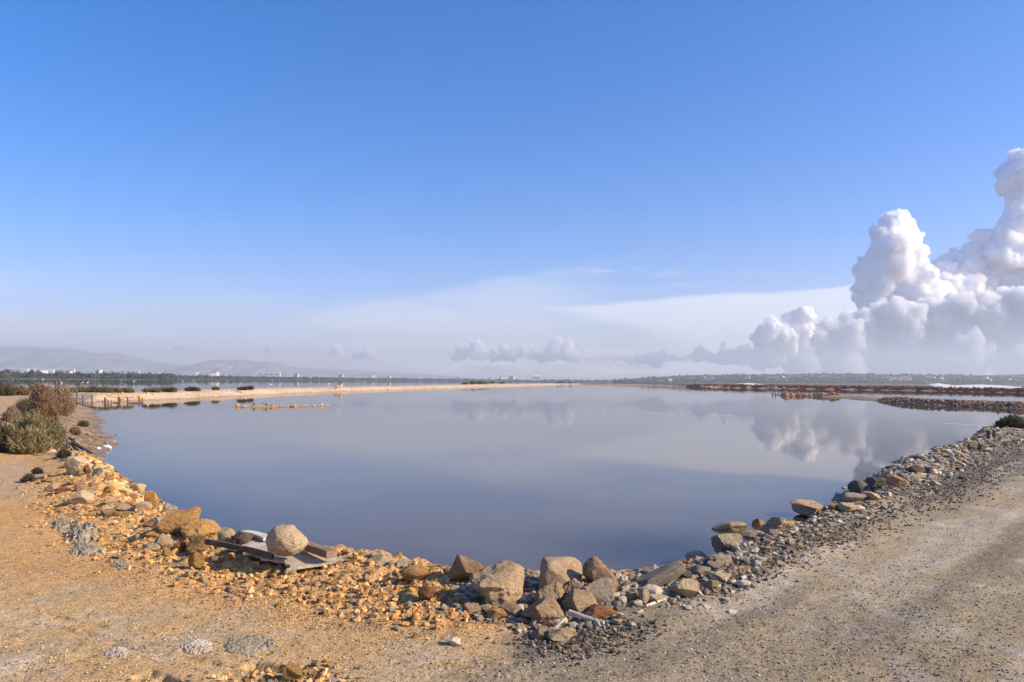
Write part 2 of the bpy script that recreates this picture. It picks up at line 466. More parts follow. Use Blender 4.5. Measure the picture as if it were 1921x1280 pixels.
def terrain(P, detail=True):
    """height of the ground at the points P (n,2)"""
    x, y = P[:, 0], P[:, 1]
    r = np.hypot(x, y)
    dl = sd_poly(P, LAND)
    jit = (n2(P, 1.3, 3, 3) - .5) * np.where(r < 60, np.clip((r - 10) / 14, 0.15, 1) * 0.9, 1.4)
    dl = dl + jit
    leftness = sstep(-8, -11, x) * sstep(15, 19, y)
    wd = 1.0 + 1.5 * leftness
    t = np.clip(dl / wd, 0, 1)
    prof = t * t * (3 - 2 * t) * (1 - .35 * leftness) + t * .35 * leftness
    h = np.where(dl > 0, ZW + (0.0 - ZW) * prof, ZW - np.clip(-dl * 0.12, 0, 0.55))
    def add(poly, top, w, slope=0.1, jitter=0.8, js=2.0):
        nonlocal h
        d = sd_poly(P, poly) + (n2(P, js, 5, 3) - .5) * jitter
        hh = np.where(d > 0, ZW + (top - ZW) * sstep(0, w, d), ZW - np.clip(-d * slope, 0, .55))
        h = np.maximum(h, hh)
        return d
    add(SPIT, 0.07 + .25 * (n2(P, 4.0, 8, 3) - .5), 3.0 + 0 * x, .05, 1.2, 3.0)
    add(DYKE, -0.18 + .4 * (n2(P, 1.2, 8, 3) - .5), 1.5, .08, .8, 1.0)
    add(ISLE, ZW + .22 + .5 * (n2(P, 2.2, 18, 3) - .4), 2.4, .04, 2.0, 2.5)
    add(REDB, 0.45 + .4 * (n2(P, 3, 28, 3) - .5), 3.0, .05, 1.5, 3.0)
    add(LOWB, -0.1, 14.0, .02, 6, 14.0)
    fd = sd_poly(P, FAR)
    h = np.maximum(h, np.where(fd > 0, ZW + 0.9 * sstep(0, 25, fd) + np.clip(fd, 0, 3000) * .0035, -1.15))
    add(BAR1, ZW + .06, .4, .02, .7, .8)
    bd = sd_line(P, bar_line)
    h = np.maximum(h, ZW + 0.010 + .05 * (n2(P * np.array((.25, 1)), 1.6, 31, 3) - .5) - bd * .06)
    # a muddy shoal in the near right corner of the pond
    sc_ = at(1262, 1030, ZW); q_ = np.hypot((x - sc_.x) / 1.5, (y - sc_.y) / 1.3)
    h = np.maximum(h, np.where(q_ < 1.6, ZW - .035 - .11 * q_ ** 2 + .05 * (n2(P, .3, 35, 3) - .5), -9))
    # wheel ruts along the road
    ruts = np.zeros(len(P)); mm = (r < 45) & (x > -3)
    for ln in RUTS:
        d = sd_line(P[mm], ln) + (n2(P[mm], .8, 33, 2) - .5) * .12
        ruts[mm] += np.exp(-(d / .16) ** 2) - .45 * np.exp(-((np.abs(d) - .30) / .10) ** 2)
    h = h - ruts * .009
    # rubble ridge and relief
    clod = zone(P, Z_CLOD, .45)
    near = sstep(60, 25, r)
    crest = np.exp(-((dl - 1.0) / .55) ** 2) * sstep(30, 12, r) * (x < 6.5)
    h = h + crest * (.06 + .10 * n2(P, .6, 41, 3)) * (dl > 0)
    if detail:
        h = h + near * (n2(P, 1.6, 51, 3) - .5) * .07 * sstep(.2, 1.5, dl)
        on = (dl > 0) & (r < 40)
        Q = P[on]
        a = (n2(Q, .13, 53, 4, .6) - .5) * .022
        c = clod[on]
        lump = .6 - worley(np.column_stack((Q / .16, np.full(len(Q), .5))), 5)
        lump2 = .6 - worley(np.column_stack((Q / .07, np.full(len(Q), .5))), 6)
        a = a + c * (np.clip(lump, 0, 1) * .07 + np.clip(lump2, 0, 1) * .03 + (n2(Q, .5, 57, 3) - .5) * .12)
        rb = sstep(1.6, .3, dl[on])
        a = a + rb * (np.clip(lump, 0, 1) * .08 + (n2(Q, .35, 59, 3) - .5) * .10)
        # lumpy bank on the left under the bushes
        a = a + leftness[on] * (n2(Q, .8, 61, 4, .6) - .5) * .35 * sstep(0.3, 1.5, dl[on])
        h[on] += a
        m = r < 7.5
        Q = P[m]; g = np.zeros(len(Q))
        for gi_, (A, B) in enumerate(GROOVES):
            ab = pts([A, B], 0); gw = .021 if gi_ < 7 else .013; wk = 2.5 if gi_ < 7 else .55 if gi_ < 20 else .28
            d = sd_line(Q, ab)
            g = np.maximum(g, wk * (np.exp(-(d / gw) ** 2) - .3 * np.exp(-((d - 2.1 * gw) / gw) ** 2)))
        h[m] -= g * .032 * (.25 + .65 * sstep(.35, .5, n2(Q, .25, 67, 3)))
    return h

def ground_z(x, y):
    return float(terrain(np.array([[x, y]], float))[0])
def on_ground(px, py, it=4):
    z = 0.0
    for _ in range(it):
        p = at(px, py, z)
        if p.y > 400 or p.y < 0: break
        z = ground_z(p.x, p.y)
    p = at(px, py, z)
    return Vector((p.x, p.y, z))

# ------------------------------------------------------------------ the ground, one sheet to the horizon
def radial(r_steps, fine_deg, n_fine, n_coarse):
    a = np.concatenate((np.linspace(-R(fine_deg), R(fine_deg), n_fine), np.linspace(R(fine_deg), 2 * math.pi - R(fine_deg), n_coarse + 2)[1:-1]))
    A, Rr = np.meshgrid(a, r_steps)
    P = np.column_stack(((np.sin(A) * Rr).ravel(), (np.cos(A) * Rr).ravel()))
    nr, na = A.shape
    i = np.arange(nr - 1)[:, None] * na; j = np.arange(na)[None, :]; j2 = (j + 1) % na
    f = np.stack((i + j, i + j2, i + na + j2, i + na + j), -1).reshape(-1, 4)
    return P, f
def geo(a, b, ratio):
    n = int(math.log(b / a) / math.log(ratio)) + 1
    return np.geomspace(a, b, n)
rs = np.concatenate((geo(.3, 3.6, 1.25)[:-1], geo(3.6, 30, 1.0042)[:-1], geo(30, 160, 1.0085)[:-1], geo(160, 480, 1.012)[:-1], geo(480, 12000, 1.04)))
P, faces = radial(rs, 40, 580, 60)
H = terrain(P)
ground_me = mesh_from("ground", np.column_stack((P, H)), faces)

def mixc(a, b, f): return a * (1 - f[:, None]) + np.asarray(b)[None, :] * f[:, None]
x, y = P[:, 0], P[:, 1]; rr = np.hypot(x, y)
dl = sd_poly(P, LAND)
nA, nB, nC = n2(P, .9, 71), n2(P, .22, 73), n2(P, 3.5, 77)
C = np.tile(np.array((.55, .325, .13)), (len(P), 1))                      # ochre earth
C = mixc(C, (.54, .295, .11), sstep(.42, .62, nA) * .8)
C = mixc(C, (.50, .36, .21), sstep(.52, .66, nB) * .5)
zc = zone(P, Z_CLOD, .5)
C = mixc(C, (.66, .375, .135), zc * .8 * sstep(.3, .6, nA + .1))
zt = zone(P, Z_TAN, .8)
C = mixc(C, (.54, .37, .185), zt * .8)
C = mixc(C, (.43, .345, .215), zt * sstep(.5, .62, n2(P, .7, 79)) * .75)
C = mixc(C, (.62, .54, .46), zt * sstep(.60, .74, n2(P * np.array((.6, 1.0)), .30, 83, 6, .65)) * .4)
ztr = zone(P, Z_TRACK, .5)
C = mixc(C, (.46, .33, .20), ztr * .8)
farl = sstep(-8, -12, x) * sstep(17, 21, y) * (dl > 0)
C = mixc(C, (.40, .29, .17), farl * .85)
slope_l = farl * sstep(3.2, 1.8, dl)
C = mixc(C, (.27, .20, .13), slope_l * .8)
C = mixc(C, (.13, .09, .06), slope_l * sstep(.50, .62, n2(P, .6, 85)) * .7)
wob = (nA - .5) * 1.1 + (nB - .5) * .5
zr = sstep(-.5, .5, sd_poly(P, ROAD) + wob)
C = mixc(C, (.33, .262, .16), zr)
C = mixc(C, (.26, .21, .14), zr * sstep(.45, .62, n2(P * np.array((1.0, .45)), 1.0, 87)) * .7)
C = mixc(C, (.42, .37, .30), zr * sstep(.55, .7, n2(P, .5, 89)) * .6)
zd = sstep(-.35, .35, sd_poly(P, pts(Z_DARK, 0)) + wob * .6)
C = mixc(C, (.135, .118, .10), zd * .85)
zd2 = sstep(-.2, .2, sd_poly(P, pts(Z_DARK2, 0)) + wob * .4)
C = mixc(C, (.17, .15, .125), zd2 * .7)
zs = np.maximum(sstep(-.3, .3, sd_poly(P, pts(Z_SALT, 0)) + wob * .4), .6 * sstep(-.3, .3, sd_poly(P, pts(Z_SALT2, 0)) + wob * .5))
C = mixc(C, (.52, .46, .39), zs * .75 * sstep(.35, .6, nB + .1))
rt = np.zeros(len(P)); mm = (rr < 45) & (x > -3)
for ln in RUTS: rt[mm] = np.maximum(rt[mm], np.exp(-((sd_line(P[mm], ln) + (n2(P[mm], .8, 33, 2) - .5) * .12) / .24) ** 2))
C = mixc(C, (.40, .325, .21), rt * zr * .35 * sstep(.3, .6, nA + .1))
d0 = np.array(RUTS[0][3]) - np.array(RUTS[0][1]); d0 = d0 / np.linalg.norm(d0)
PR = np.column_stack((P @ d0 / 9.0, P @ np.array((-d0[1], d0[0]))))
st = n2(PR, .55, 95, 4, .6)
C = mixc(C, (.165, .14, .105), zr * sstep(.50, .64, st) * .42 * sstep(.35, .6, n2(P, .5, 96)))
C = mixc(C, (.44, .38, .29), zr * sstep(.44, .32, st) * .55)
# grey bank to the right, pale stones in it
rb = (dl > 0) * sstep(1.6, .4, dl) * sstep(1.2, 2.5, x)
C = mixc(C, (.30, .25, .18), rb * .8)
sand = sstep(-1, 1, sd_poly(P, SPIT))
C = mixc(C, (.53, .41, .275), sand); C = mixc(C, (.43, .31, .195), sand * sstep(.5, .62, nC) * .6)
# stones scattered on the spit are coloured by themselves
C = mixc(C, (.21, .155, .11), sstep(-.6, .6, sd_poly(P, DYKE)))
C = mixc(C, (.25, .20, .15), sstep(-.6, .6, sd_poly(P, ISLE)))
C = mixc(C, (.36, .17, .09), sstep(-1, 1, sd_poly(P, REDB)))
C = mixc(C, (.33, .24, .16), sstep(-3, 3, sd_poly(P, LOWB)))
fd = sd_poly(P, FAR)
farm = sstep(-2, 2, fd)
C = mixc(C, (.085, .085, .042), farm)
C = mixc(C, (.13, .105, .055), farm * sstep(.45, .6, n2(P, 120, 91)))
C = mixc(C, (.15, .145, .09), sstep(1800, 4000, fd))
# lagoon bed and wet margin
wet = sstep(ZW + .10, ZW + .01, H)
C = mixc(C, (.19, .155, .125), wet * (sand < .5) * (farm < .5) * .8)
C = mixc(C, (.52, .42, .29), sstep(4.5, 3.4, np.abs(sd_line(P, bar_line)) * 3.5) * wet)
C = mixc(C, (.50, .30, .13), sstep(-.5, .3, sd_poly(P, BAR1)))
C = C * (0.82 + .36 * n2(P, .10, 93, 3))[:, None]
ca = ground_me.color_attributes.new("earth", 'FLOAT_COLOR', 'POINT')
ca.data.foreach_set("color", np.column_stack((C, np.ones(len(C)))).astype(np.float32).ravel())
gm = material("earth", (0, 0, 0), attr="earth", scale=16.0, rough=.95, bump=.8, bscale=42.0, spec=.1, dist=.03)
ground = tag(link("ground", ground_me, gm), "ochre and grey earth round the lagoon", kind="structure")

# ------------------------------------------------------------------ the lagoon water
rs = np.concatenate((geo(3.0, 60, 1.012)[:-1], geo(60, 4000, 1.05)))
WP, wf = radial(rs, 40, 420, 40)
depth = ZW - terrain(WP, False)
water_me = mesh_from("water", np.column_stack((WP, np.full(len(WP), ZW))), wf)
murk = 1 - np.exp(-np.clip(depth, 0, 1) / .13)
murk = np.clip(murk, 0, .97)
wa = water_me.attributes.new("murk", 'FLOAT', 'POINT'); wa.data.foreach_set("value", murk.astype(np.float32))
wm = bpy.data.materials.new("brine"); wm.use_nodes = True
t = wm.node_tree; t.nodes.clear()
out = t.nodes.new("ShaderNodeOutputMaterial")
tcn = t.nodes.new("ShaderNodeTexCoord")
mp = t.nodes.new("ShaderNodeMapping"); mp.inputs['Scale'].default_value = (.6, 1.0, 1.0); t.links.new(tcn.outputs['Object'], mp.inputs[0])
rip = noise_node(t, mp.outputs[0], 5.0, 4, .6)
patch = noise_node(t, mp.outputs[0], .11, 3, .6)
bn = t.nodes.new("ShaderNodeBump"); bn.inputs['Distance'].default_value = .02
t.links.new(rip.s, bn.inputs['Height'])
t.links.new((patch.sstep(.45, .65) * .034 + .006).s, bn.inputs['Strength'])
fr = t.nodes.new("ShaderNodeFresnel"); fr.inputs['IOR'].default_value = 1.37
gl = t.nodes.new("ShaderNodeBsdfGlossy"); gl.inputs['Roughness'].default_value = .025
t.links.new(bn.outputs[0], gl.inputs['Normal'])
df = t.nodes.new("ShaderNodeBsdfDiffuse")
silt = noise_node(t, mp.outputs[0], .35, 4, .6)
t.links.new(mix_rgb(t, silt.sstep(.35, .7), (.12, .092, .058), (.145, .112, .075)), df.inputs['Color'])
tr = t.nodes.new("ShaderNodeBsdfTransparent"); tr.inputs[0].default_value = (.82, .80, .74, 1)
mk = t.nodes.new("ShaderNodeAttribute"); mk.attribute_name = "murk"
m1 = t.nodes.new("ShaderNodeMixShader"); t.links.new(mk.outputs['Fac'], m1.inputs[0]); t.links.new(tr.outputs[0], m1.inputs[1]); t.links.new(df.outputs[0], m1.inputs[2])
m2 = t.nodes.new("ShaderNodeMixShader"); t.links.new(fr.outputs[0], m2.inputs[0]); t.links.new(m1.outputs[0], m2.inputs[1]); t.links.new(gl.outputs[0], m2.inputs[2])
t.links.new(m2.outputs[0], out.inputs[0])
tag(link("water", water_me, wm), "still shallow lagoon mirroring the sky", kind="structure")

# ------------------------------------------------------------------ mountains and hills
def hz_y(px): return 640 - F * (math.tan(-PITCH)) * 1.0 + (px - 960) * math.tan(ROLL)
def range_mesh(name, prof, Y, depth_m, seed, mat, rough=.12, nx=260, ny=26, label=None):
    px = np.linspace(prof[0][0], prof[-1][0], nx)
    py = np.interp(px, [p[0] for p in prof], [p[1] for p in prof])
    zt = np.array([max(at_dist(a, b, Y).z, 0.5) for a, b in zip(px, py)])
    xs = (px - 960.5) / F * Y
    V = []
    for j in range(ny):
        s = j / (ny - 1) * 2 - 1                        # -1 front foot ... 0 ridge ... 1 back foot
        yy = Y + s * depth_m
        q = np.column_stack((xs / (depth_m * .5), np.full(nx, yy / (depth_m * .5)), np.full(nx, seed * 1.0)))
        nn = fbm(q * 2.2, 5, seed, .55)
        rid = 1 - np.abs(fbm(q * 3.1, 4, seed + 5) * 2 - 1)
        env = (1 - abs(s)) ** .85
        z = zt * (env * (1 + rough * (nn - .5) * 2 * (abs(s) > .01)) - (env * (1 - env)) * (1 - rid) * 1.1) - 3 * abs(s)
        V.append(np.column_stack((xs * (yy / Y) if False else xs, np.full(nx, yy), np.maximum(z, -3))))
    V = np.concatenate(V)
    i = np.arange(ny - 1)[:, None] * nx; j = np.arange(nx - 1)[None, :]
    f = np.stack((i + j, i + j + 1, i + nx + j + 1, i + nx + j), -1).reshape(-1, 4)
    return tag(link(name, mesh_from(name, V, f), mat), label, kind="structure")
rock_far = material("mountain rock", (.31, .275, .265), (.25, .235, .22), scale=.0025, rough=1, c3=(.40, .35, .32), spec=0)  # haze partly put into the colour: rock lightened towards its tone
hill_far = material("hill scrub", (.085, .095, .05), (.15, .13, .075), scale=.012, rough=1, c3=(.06, .075, .04), spec=0)
range_mesh("mountains", [(-420,672),(-200,656),(-60,652),(0,650),(50,648.5),(100,653),(127,650.5),(150,655),(180,660),(215,660),(250,668),(300,681),(420,689),(560,690),(700,696),(860,706)], 9300, 1500, 3, rock_far, label="hazy blue mountain range beyond the left shore")
range_mesh("mountains", [(225,704),(300,695),(345,689),(372,683),(395,675),(420,672),(450,674),(485,678),(520,680),(545,687),(600,694),(700,702),(760,708)], 6800, 900, 6, rock_far, label="nearer bare rocky hill in haze")
range_mesh("hills", [(1120,716),(1170,712),(1215,708),(1290,704.5),(1400,702.5),(1480,701.8),(1560,701.2),(1610,701),(1660,702.6),(1740,703.2),(1775,702.6),(1810,704.4),(1921,702.4),(2100,701),(2400,704)], 3500, 1100, 9, hill_far, .05, label="low green wooded hill across the lagoon")
# ------------------------------------------------------------------ stones
def rock_verts(seed, sub, planes=9, rough=.10, rounded=0.0, boxy=0.0):
    """a weathered block: a ball cut by flat breaks, then pitted; fitted to x,y in -.5...5 and z in 0..1"""
    g = np.random.default_rng(seed)
    v, f = icov(sub)
    v = v.copy()
    q0 = v.copy()
    if boxy:
        v = np.sign(v) * np.abs(v) ** (1 - .55 * boxy)
    nd = planes + 7
    k = np.arange(nd) + .5                       # breaks spread over all sides, each turned a little by chance
    ph, th = np.arccos(1 - 2 * k / nd), math.pi * (1 + 5 ** .5) * k + g.uniform(0, 6)
    dirs = np.column_stack((np.cos(th) * np.sin(ph), np.sin(th) * np.sin(ph), np.cos(ph))) + g.normal(size=(nd, 3)) * .38
    rot = np.linalg.qr(g.normal(size=(3, 3)))[0]
    for n in dirs @ rot:
        n = n / np.linalg.norm(n)
        d = g.uniform(.44, .84) + rounded * .20
        o = v @ n - d
        v = v - np.where(o > 0, o, 0)[:, None] * n * .97
    s = seed * 3.17
    v = v * (1 + rough * 1.5 * (fbm(q0 * 1.7 + s, 4, seed % 97, .6) - .5))[:, None]
    if sub >= 4:
        rid = np.abs(fbm(q0 * 3.0 + s, 5, seed % 71, .62) - .5)
        v = v * (1 + rough * .8 * (rid - .1) + (.03 + rough * .25) * (fbm(q0 * 9.0 + s, 4, seed % 89, .7) - .5) - rough * .30 * np.clip(.40 - worley(q0 * 4.6 + s, seed % 83), 0, 1))[:, None]
    elif sub == 3:
        v = v * (1 + (.05 + rough * .5) * (fbm(q0 * 6.0 + s, 3, seed % 89, .7) - .5))[:, None]
    lo, hi = v.min(0), v.max(0)
    v = (v - (lo + hi) / 2) / (hi - lo); v[:, 2] += .5
    return v, f
def rock_mesh(name, seed, sub, **kw):
    v, f = rock_verts(seed, sub, **kw)
    return mesh_from(name, v, f, sub >= 5)

M_ROCK = {
 'tan':   material("tan limestone", (.50, .355, .21), (.40, .27, .15), scale=3, bump=1.0, bscale=9, dist=.06, c3=(.60, .46, .30), rand=.10),
 'ochre': material("ochre sandstone", (.54, .315, .11), (.46, .24, .07), scale=3, bump=1.0, bscale=9, dist=.06, c3=(.58, .40, .18), rand=.10),
 'cream': material("cream limestone", (.58, .45, .27), (.50, .36, .20), scale=3, bump=.9, bscale=9, dist=.06, c3=(.64, .53, .36), rand=.08),
 'red':   material("rusty stone", (.36, .15, .06), (.42, .21, .09), scale=3, bump=1.0, bscale=9, dist=.06, c3=(.28, .11, .05), rand=.12),
 'brown': material("red brown crusted limestone", (.42, .27, .155), (.32, .16, .08), scale=1.6, bump=1.0, bscale=8, dist=.06, c3=(.42, .31, .19), rand=.08),
 'grey':  material("grey limestone", (.40, .325, .23), (.31, .25, .18), scale=3, bump=1.0, bscale=9, dist=.06, c3=(.52, .45, .34), rand=.12),
 'dark':  material("dark wet stone", (.135, .108, .082), (.19, .145, .105), scale=3, bump=1.0, bscale=9, dist=.06, c3=(.26, .21, .15), rand=.15),
 'white': material("white crusted stone", (.54, .47, .36), (.44, .37, .27), scale=3, bump=.6, bscale=7, rand=.08),
}
def boulder(px0, py0, px1, py1, mat, seed, label, depth=.85, sub=4, sink=.08, tilt=0.0, roll=0.0, z=None, cat="boulder", name="boulder", kw=None, group=None):
    """a stone whose outline fills the photograph's box px0,py0..px1,py1"""
    kw = kw or {}
    cx = (px0 + px1) / 2
    p = on_ground(cx, py1) if z is None else at(cx, py1, z)
    k = p.y / F
    wdt, hgt = (px1 - px0) * k, (py1 - py0) * k
    dep = wdt * depth
    hgt = max(hgt - dep * .06, hgt * .8)
    me = rock_mesh(name, seed, sub, **kw)
    o = link(name, me, M_ROCK[mat])
    o.scale = (wdt, dep, hgt * (1 + sink))
    o.rotation_euler = (0, roll, tilt)
    o.location = (p.x, p.y + dep * .38, p.z - hgt * sink)
    tag(o, label, cat, group)
    return o
RND = dict(planes=3, rough=.10, rounded=1.0)
BOX = dict(planes=-3, boxy=.95, rough=.13)
CRAG = dict(planes=5, rough=.34)
FLAT = dict(planes=6, rough=.14)
B = boulder
# the pale ball on the board, and the pile in the middle of the near edge
B(491,987,569,1049,'cream',7,"big pale round boulder sitting on the weathered wooden board",kw=dict(planes=2,rough=.20,rounded=1.1),z=.15,sub=5,sink=.02)
B(838,1040,916,1096,'brown',1103,"reddish topped boulder behind the left of the stone pile, dome shaped",sub=5,kw=dict(planes=7,rough=.12))
B(878,1062,986,1143,'tan',104,"widest craggy boulder of the stone pile, with a knob on top",sub=5,kw=CRAG)
B(1011,1053,1098,1118,'tan',105,"large square boulder at the back of the stone pile",sub=5,kw=BOX)
B(1095,1047,1160,1122,'brown',106,"tall upright boulder with a dark crusted top in the stone pile",sub=5,kw=dict(planes=-4,boxy=.8,rough=.16))
B(1003,1094,1061,1142,'tan',107,"pale rounded rock in the middle of the stone pile behind the frontmost one",kw=CRAG)
B(978,1126,1060,1172,'tan',108,"frontmost boulder of the stone pile, casting its shadow on bare earth",sub=5,kw=dict(planes=0,rough=.16,boxy=.7))
B(1058,1088,1096,1130,'tan',109,"rough narrow rock squeezed below the square boulder",kw=CRAG)
B(1088,1086,1152,1134,'grey',110,"flat topped block leaning under the tall upright boulder",kw=dict(planes=-4,boxy=1.0,rough=.10),roll=.10)
B(1054,1112,1122,1152,'tan',111,"wedge shaped brown rock at the right front of the stone pile",kw=dict(planes=9,rough=.10))
B(1096,1138,1162,1161,'red',112,"low reddish slab lying at the right foot of the stone pile",kw=FLAT)
B(864,1134,902,1158,'tan',113,"small rock below the left end of the widest craggy boulder",sub=3)
B(896,1136,926,1153,'grey',114,"pale lozenge shaped stone under the widest craggy boulder",sub=3)
B(938,1133,979,1160,'tan',115,"yellowish triangular stone beside the frontmost boulder",sub=3)
B(912,1144,952,1164,'ochre',116,"low ochre stone half buried left of the triangular stone",sub=3)
B(1028,1180,1082,1208,'cream',117,"crumbly pale lump out on the gravel in front of the stone pile",kw=CRAG)
B(996,1180,1036,1200,'tan',118,"crumbly tan lump touching the pale lump on the gravel",kw=CRAG,sub=3)
B(843,1072,870,1092,'red',119,"small red stone leaning on the dome shaped boulder",sub=3)
B(782,1099,814,1130,'red',120,"rusty orange cobble standing alone left of the stone pile",kw=dict(planes=5,rough=.10,rounded=.5))
B(764,1099,785,1118,'red',121,"smaller rusty cobble behind the orange cobble",sub=3)
B(686,1042,738,1066,'cream',122,"pale rock on the crest just right of the wooden board",kw=FLAT)
B(737,1047,770,1072,'cream',123,"crumbly cream rock on the crest, second right of the board",kw=CRAG,sub=3)
B(750,1062,804,1093,'ochre',124,"smooth tan mound of hard soil on the crest",kw=RND,sub=3)
B(836,1198,863,1213,'white',125,"flat whitish stone lying alone on the smooth earth",sub=3,kw=FLAT)
B(528,1247,566,1280,'ochre',126,"ochre clod at the lower edge beside the tyre grooves",kw=CRAG,sub=3)
# left rubble bank
B(293,957,371,1006,'ochre',131,"largest ochre boulder of the left bank, slanting up to the right",sub=5,roll=-.18,kw=dict(planes=7,rough=.12))
B(330,976,404,1016,'ochre',132,"rough ochre boulder in front of the largest slanting one",sub=5,kw=CRAG)
B(404,991,438,1024,'cream',133,"round pale stone at the right end of the ochre boulders",kw=RND)
B(425,997,468,1028,'dark',134,"mottled dark crumbling stone next to the round pale one",kw=CRAG)
B(346,1005,392,1038,'ochre',135,"square ochre block with its left half in shadow",kw=BOX)
B(284,1001,318,1033,'tan',136,"pale tan wedge stone below the largest ochre boulder",kw=dict(planes=8))
B(317,1018,346,1037,'red',137,"small orange red stone left of the square ochre block",sub=3)
B(350,1034,380,1069,'ochre',138,"upright ochre stone standing in front of the square block",kw=dict(planes=7,rough=.12))
B(408,1038,436,1060,'ochre',139,"rounded ochre lump in front of the wooden boards",sub=3,kw=RND)
B(291,944,328,972,'grey',140,"pitted grey stone at the water behind the ochre boulders",kw=CRAG)
B(266,923,294,954,'ochre',141,"rounded orange boulder on the waterline beside a pale one",kw=RND)
B(237,906,268,930,'cream',142,"pale cream boulder with a dark hollow at the waterline",kw=dict(planes=7,rough=.16))
B(250,940,281,960,'cream',143,"long cream stone inside the left rubble",sub=3,kw=FLAT)
B(112,854,162,889,'cream',144,"broad cream slab by the water below the left bushes",kw=FLAT,depth=.7)
B(168,876,197,897,'cream',145,"pointed cream slab at the waterline, right of the broad one",kw=dict(planes=8,rough=.12),sub=3)
B(154,871,169,890,'red',146,"thin pinkish stone standing between two cream slabs",sub=3,depth=.5)
B(135,908,157,926,'brown',147,"small upright block with a dark face, alone on the left track edge",sub=3,kw=BOX)
B(82,908,107,924,'tan',148,"lone block throwing a long shadow on the left track",sub=3,kw=BOX)
B(128,920,170,948,'cream',149,"long cream stone slanting out of the left rubble",sub=3,roll=-.25,kw=FLAT)
B(184,955,216,971,'brown',150,"brown stone with a dark front in the left rubble",sub=3)
B(222,959,248,976,'ochre',151,"ochre stone with a dark front beside the brown one",sub=3)
B(231,898,246,906,'brown',152,"single stone sticking out of the water off the left bank",sub=3,z=ZW-.02)
B(72,840,98,853,'cream',153,"cream rock at the foot of the front green bush",sub=3)
# right bank
B(1164,1079,1300,1104,'grey',161,"huge tilted slab with a smooth shaded face at the right of the pile",sub=5,depth=.40,roll=-.42,sink=.0,kw=dict(planes=-4,rough=.13,boxy=.9))
B(1289,1034,1328,1058,'cream',162,"pale rounded stone on top of the huge tilted slab",kw=RND,sub=3)
B(1326,1039,1378,1064,'grey',163,"ribbed grey stone behind the pale rounded one",kw=CRAG)
B(1267,1068,1301,1091,'dark',164,"dark hollowed stone on the face of the huge slab",sub=3)
B(1258,1088,1318,1126,'cream',165,"pitted cream rock at the right foot of the huge slab",kw=CRAG)
B(1198,1104,1220,1135,'cream',166,"small upright pale rock left of the flat topped one",sub=3,kw=CRAG)
B(1202,1100,1260,1120,'white',167,"flat topped pale stone below the huge slab",kw=FLAT,sub=3)
B(1172,1110,1200,1129,'tan',168,"crumbly tan rock at the left foot of the huge slab",sub=3,kw=CRAG)
B(1212,1117,1260,1131,'cream',169,"low cream slab on the gravel under the flat topped stone",sub=3,kw=FLAT)
B(1300,1062,1338,1082,'grey',170,"lumpy grey stone right of the dark hollowed one",sub=3,kw=CRAG)
B(1330,1074,1378,1094,'cream',171,"pale pointed slab facing the road beyond the pitted rock",sub=3,kw=FLAT)
B(1318,1088,1352,1108,'tan',172,"tan wedge between pitted rock and road",sub=3)
B(1381,1089,1412,1105,'white',173,"pale stone alone at the edge of the road gravel",sub=3,kw=FLAT)
B(1341,977,1406,1012,'tan',174,"pointed boulder of the right bank with a sunlit slope",sub=5,kw=dict(planes=9,rough=.12))
B(1339,1000,1398,1040,'grey',175,"big rounded grey boulder under the pointed one at the water",sub=5,kw=dict(planes=5,rough=.16))
B(1386,996,1434,1016,'tan',176,"tan ridge shaped stone right of the pointed boulder",sub=3)
B(1424,999,1454,1014,'tan',177,"half dome stone next to the ridge shaped one",sub=3,kw=RND)
B(1413,975,1448,1000,'red',178,"dark red stone on the crest of the right bank",sub=3)
B(1436,969,1498,1004,'tan',179,"broad craggy boulder on the crest beside the dark red stone",kw=CRAG)
B(1489,938,1560,972,'tan',180,"largest lone boulder of the far right bank, rounded with a shaded left face",sub=5,kw=dict(planes=5,rough=.14))
B(1557,944,1582,960,'ochre',181,"small ochre stone touching the large lone boulder",sub=3)
B(1578,944,1616,963,'cream',182,"pointed cream stone right of the small ochre one",sub=3)
B(1585,924,1632,946,'grey',183,"tilted dark edged slab at the water on the right bank",sub=3,kw=FLAT)
B(1618,922,1658,940,'cream',184,"pale tilted slab behind the dark edged slab",sub=3,kw=FLAT,roll=.25)
B(1597,901,1634,927,'dark',185,"blackish round boulder at the waterline, first of the dark ones",kw=RND)
B(1633,895,1668,918,'dark',186,"blackish boulder second along the far waterline",kw=dict(planes=6,rough=.14))
B(1668,892,1704,915,'brown',187,"brown boulder third along the far waterline",kw=dict(planes=6,rough=.14))
B(1707,873,1742,890,'dark',188,"pointed dark stone further along beyond the brown boulder",sub=3)
B(1740,874,1763,888,'brown',189,"round brown stone beside the pointed dark one",sub=3,kw=RND)
B(1817,829,1842,844,'dark',190,"dark stone heap end below the two stump posts",sub=3,kw=CRAG)
B(1838,833,1854,846,'dark',191,"low dark stone beside the heap end near the stump posts",sub=3)
B(1884,828,1898,837,'dark',192,"dark cobble lying on the far road gravel",sub=3)
# spit: small heap of white rubble
for (a, b, c, d, mt, sd, lb) in [(627,722.5,636,728,'white',201,"left white chunk of the little rubble heap on the sand spit"),
                                 (636,720.5,642,728,'white',202,"right white chunk of the little rubble heap on the sand spit"),
                                 (630,720,639,727.5,'dark',203,"dark chunk between the two white ones on the sand spit")]:
    B(a, b, c, d, mt, sd, lb, sub=2, z=.05, name="stone", cat="stone")

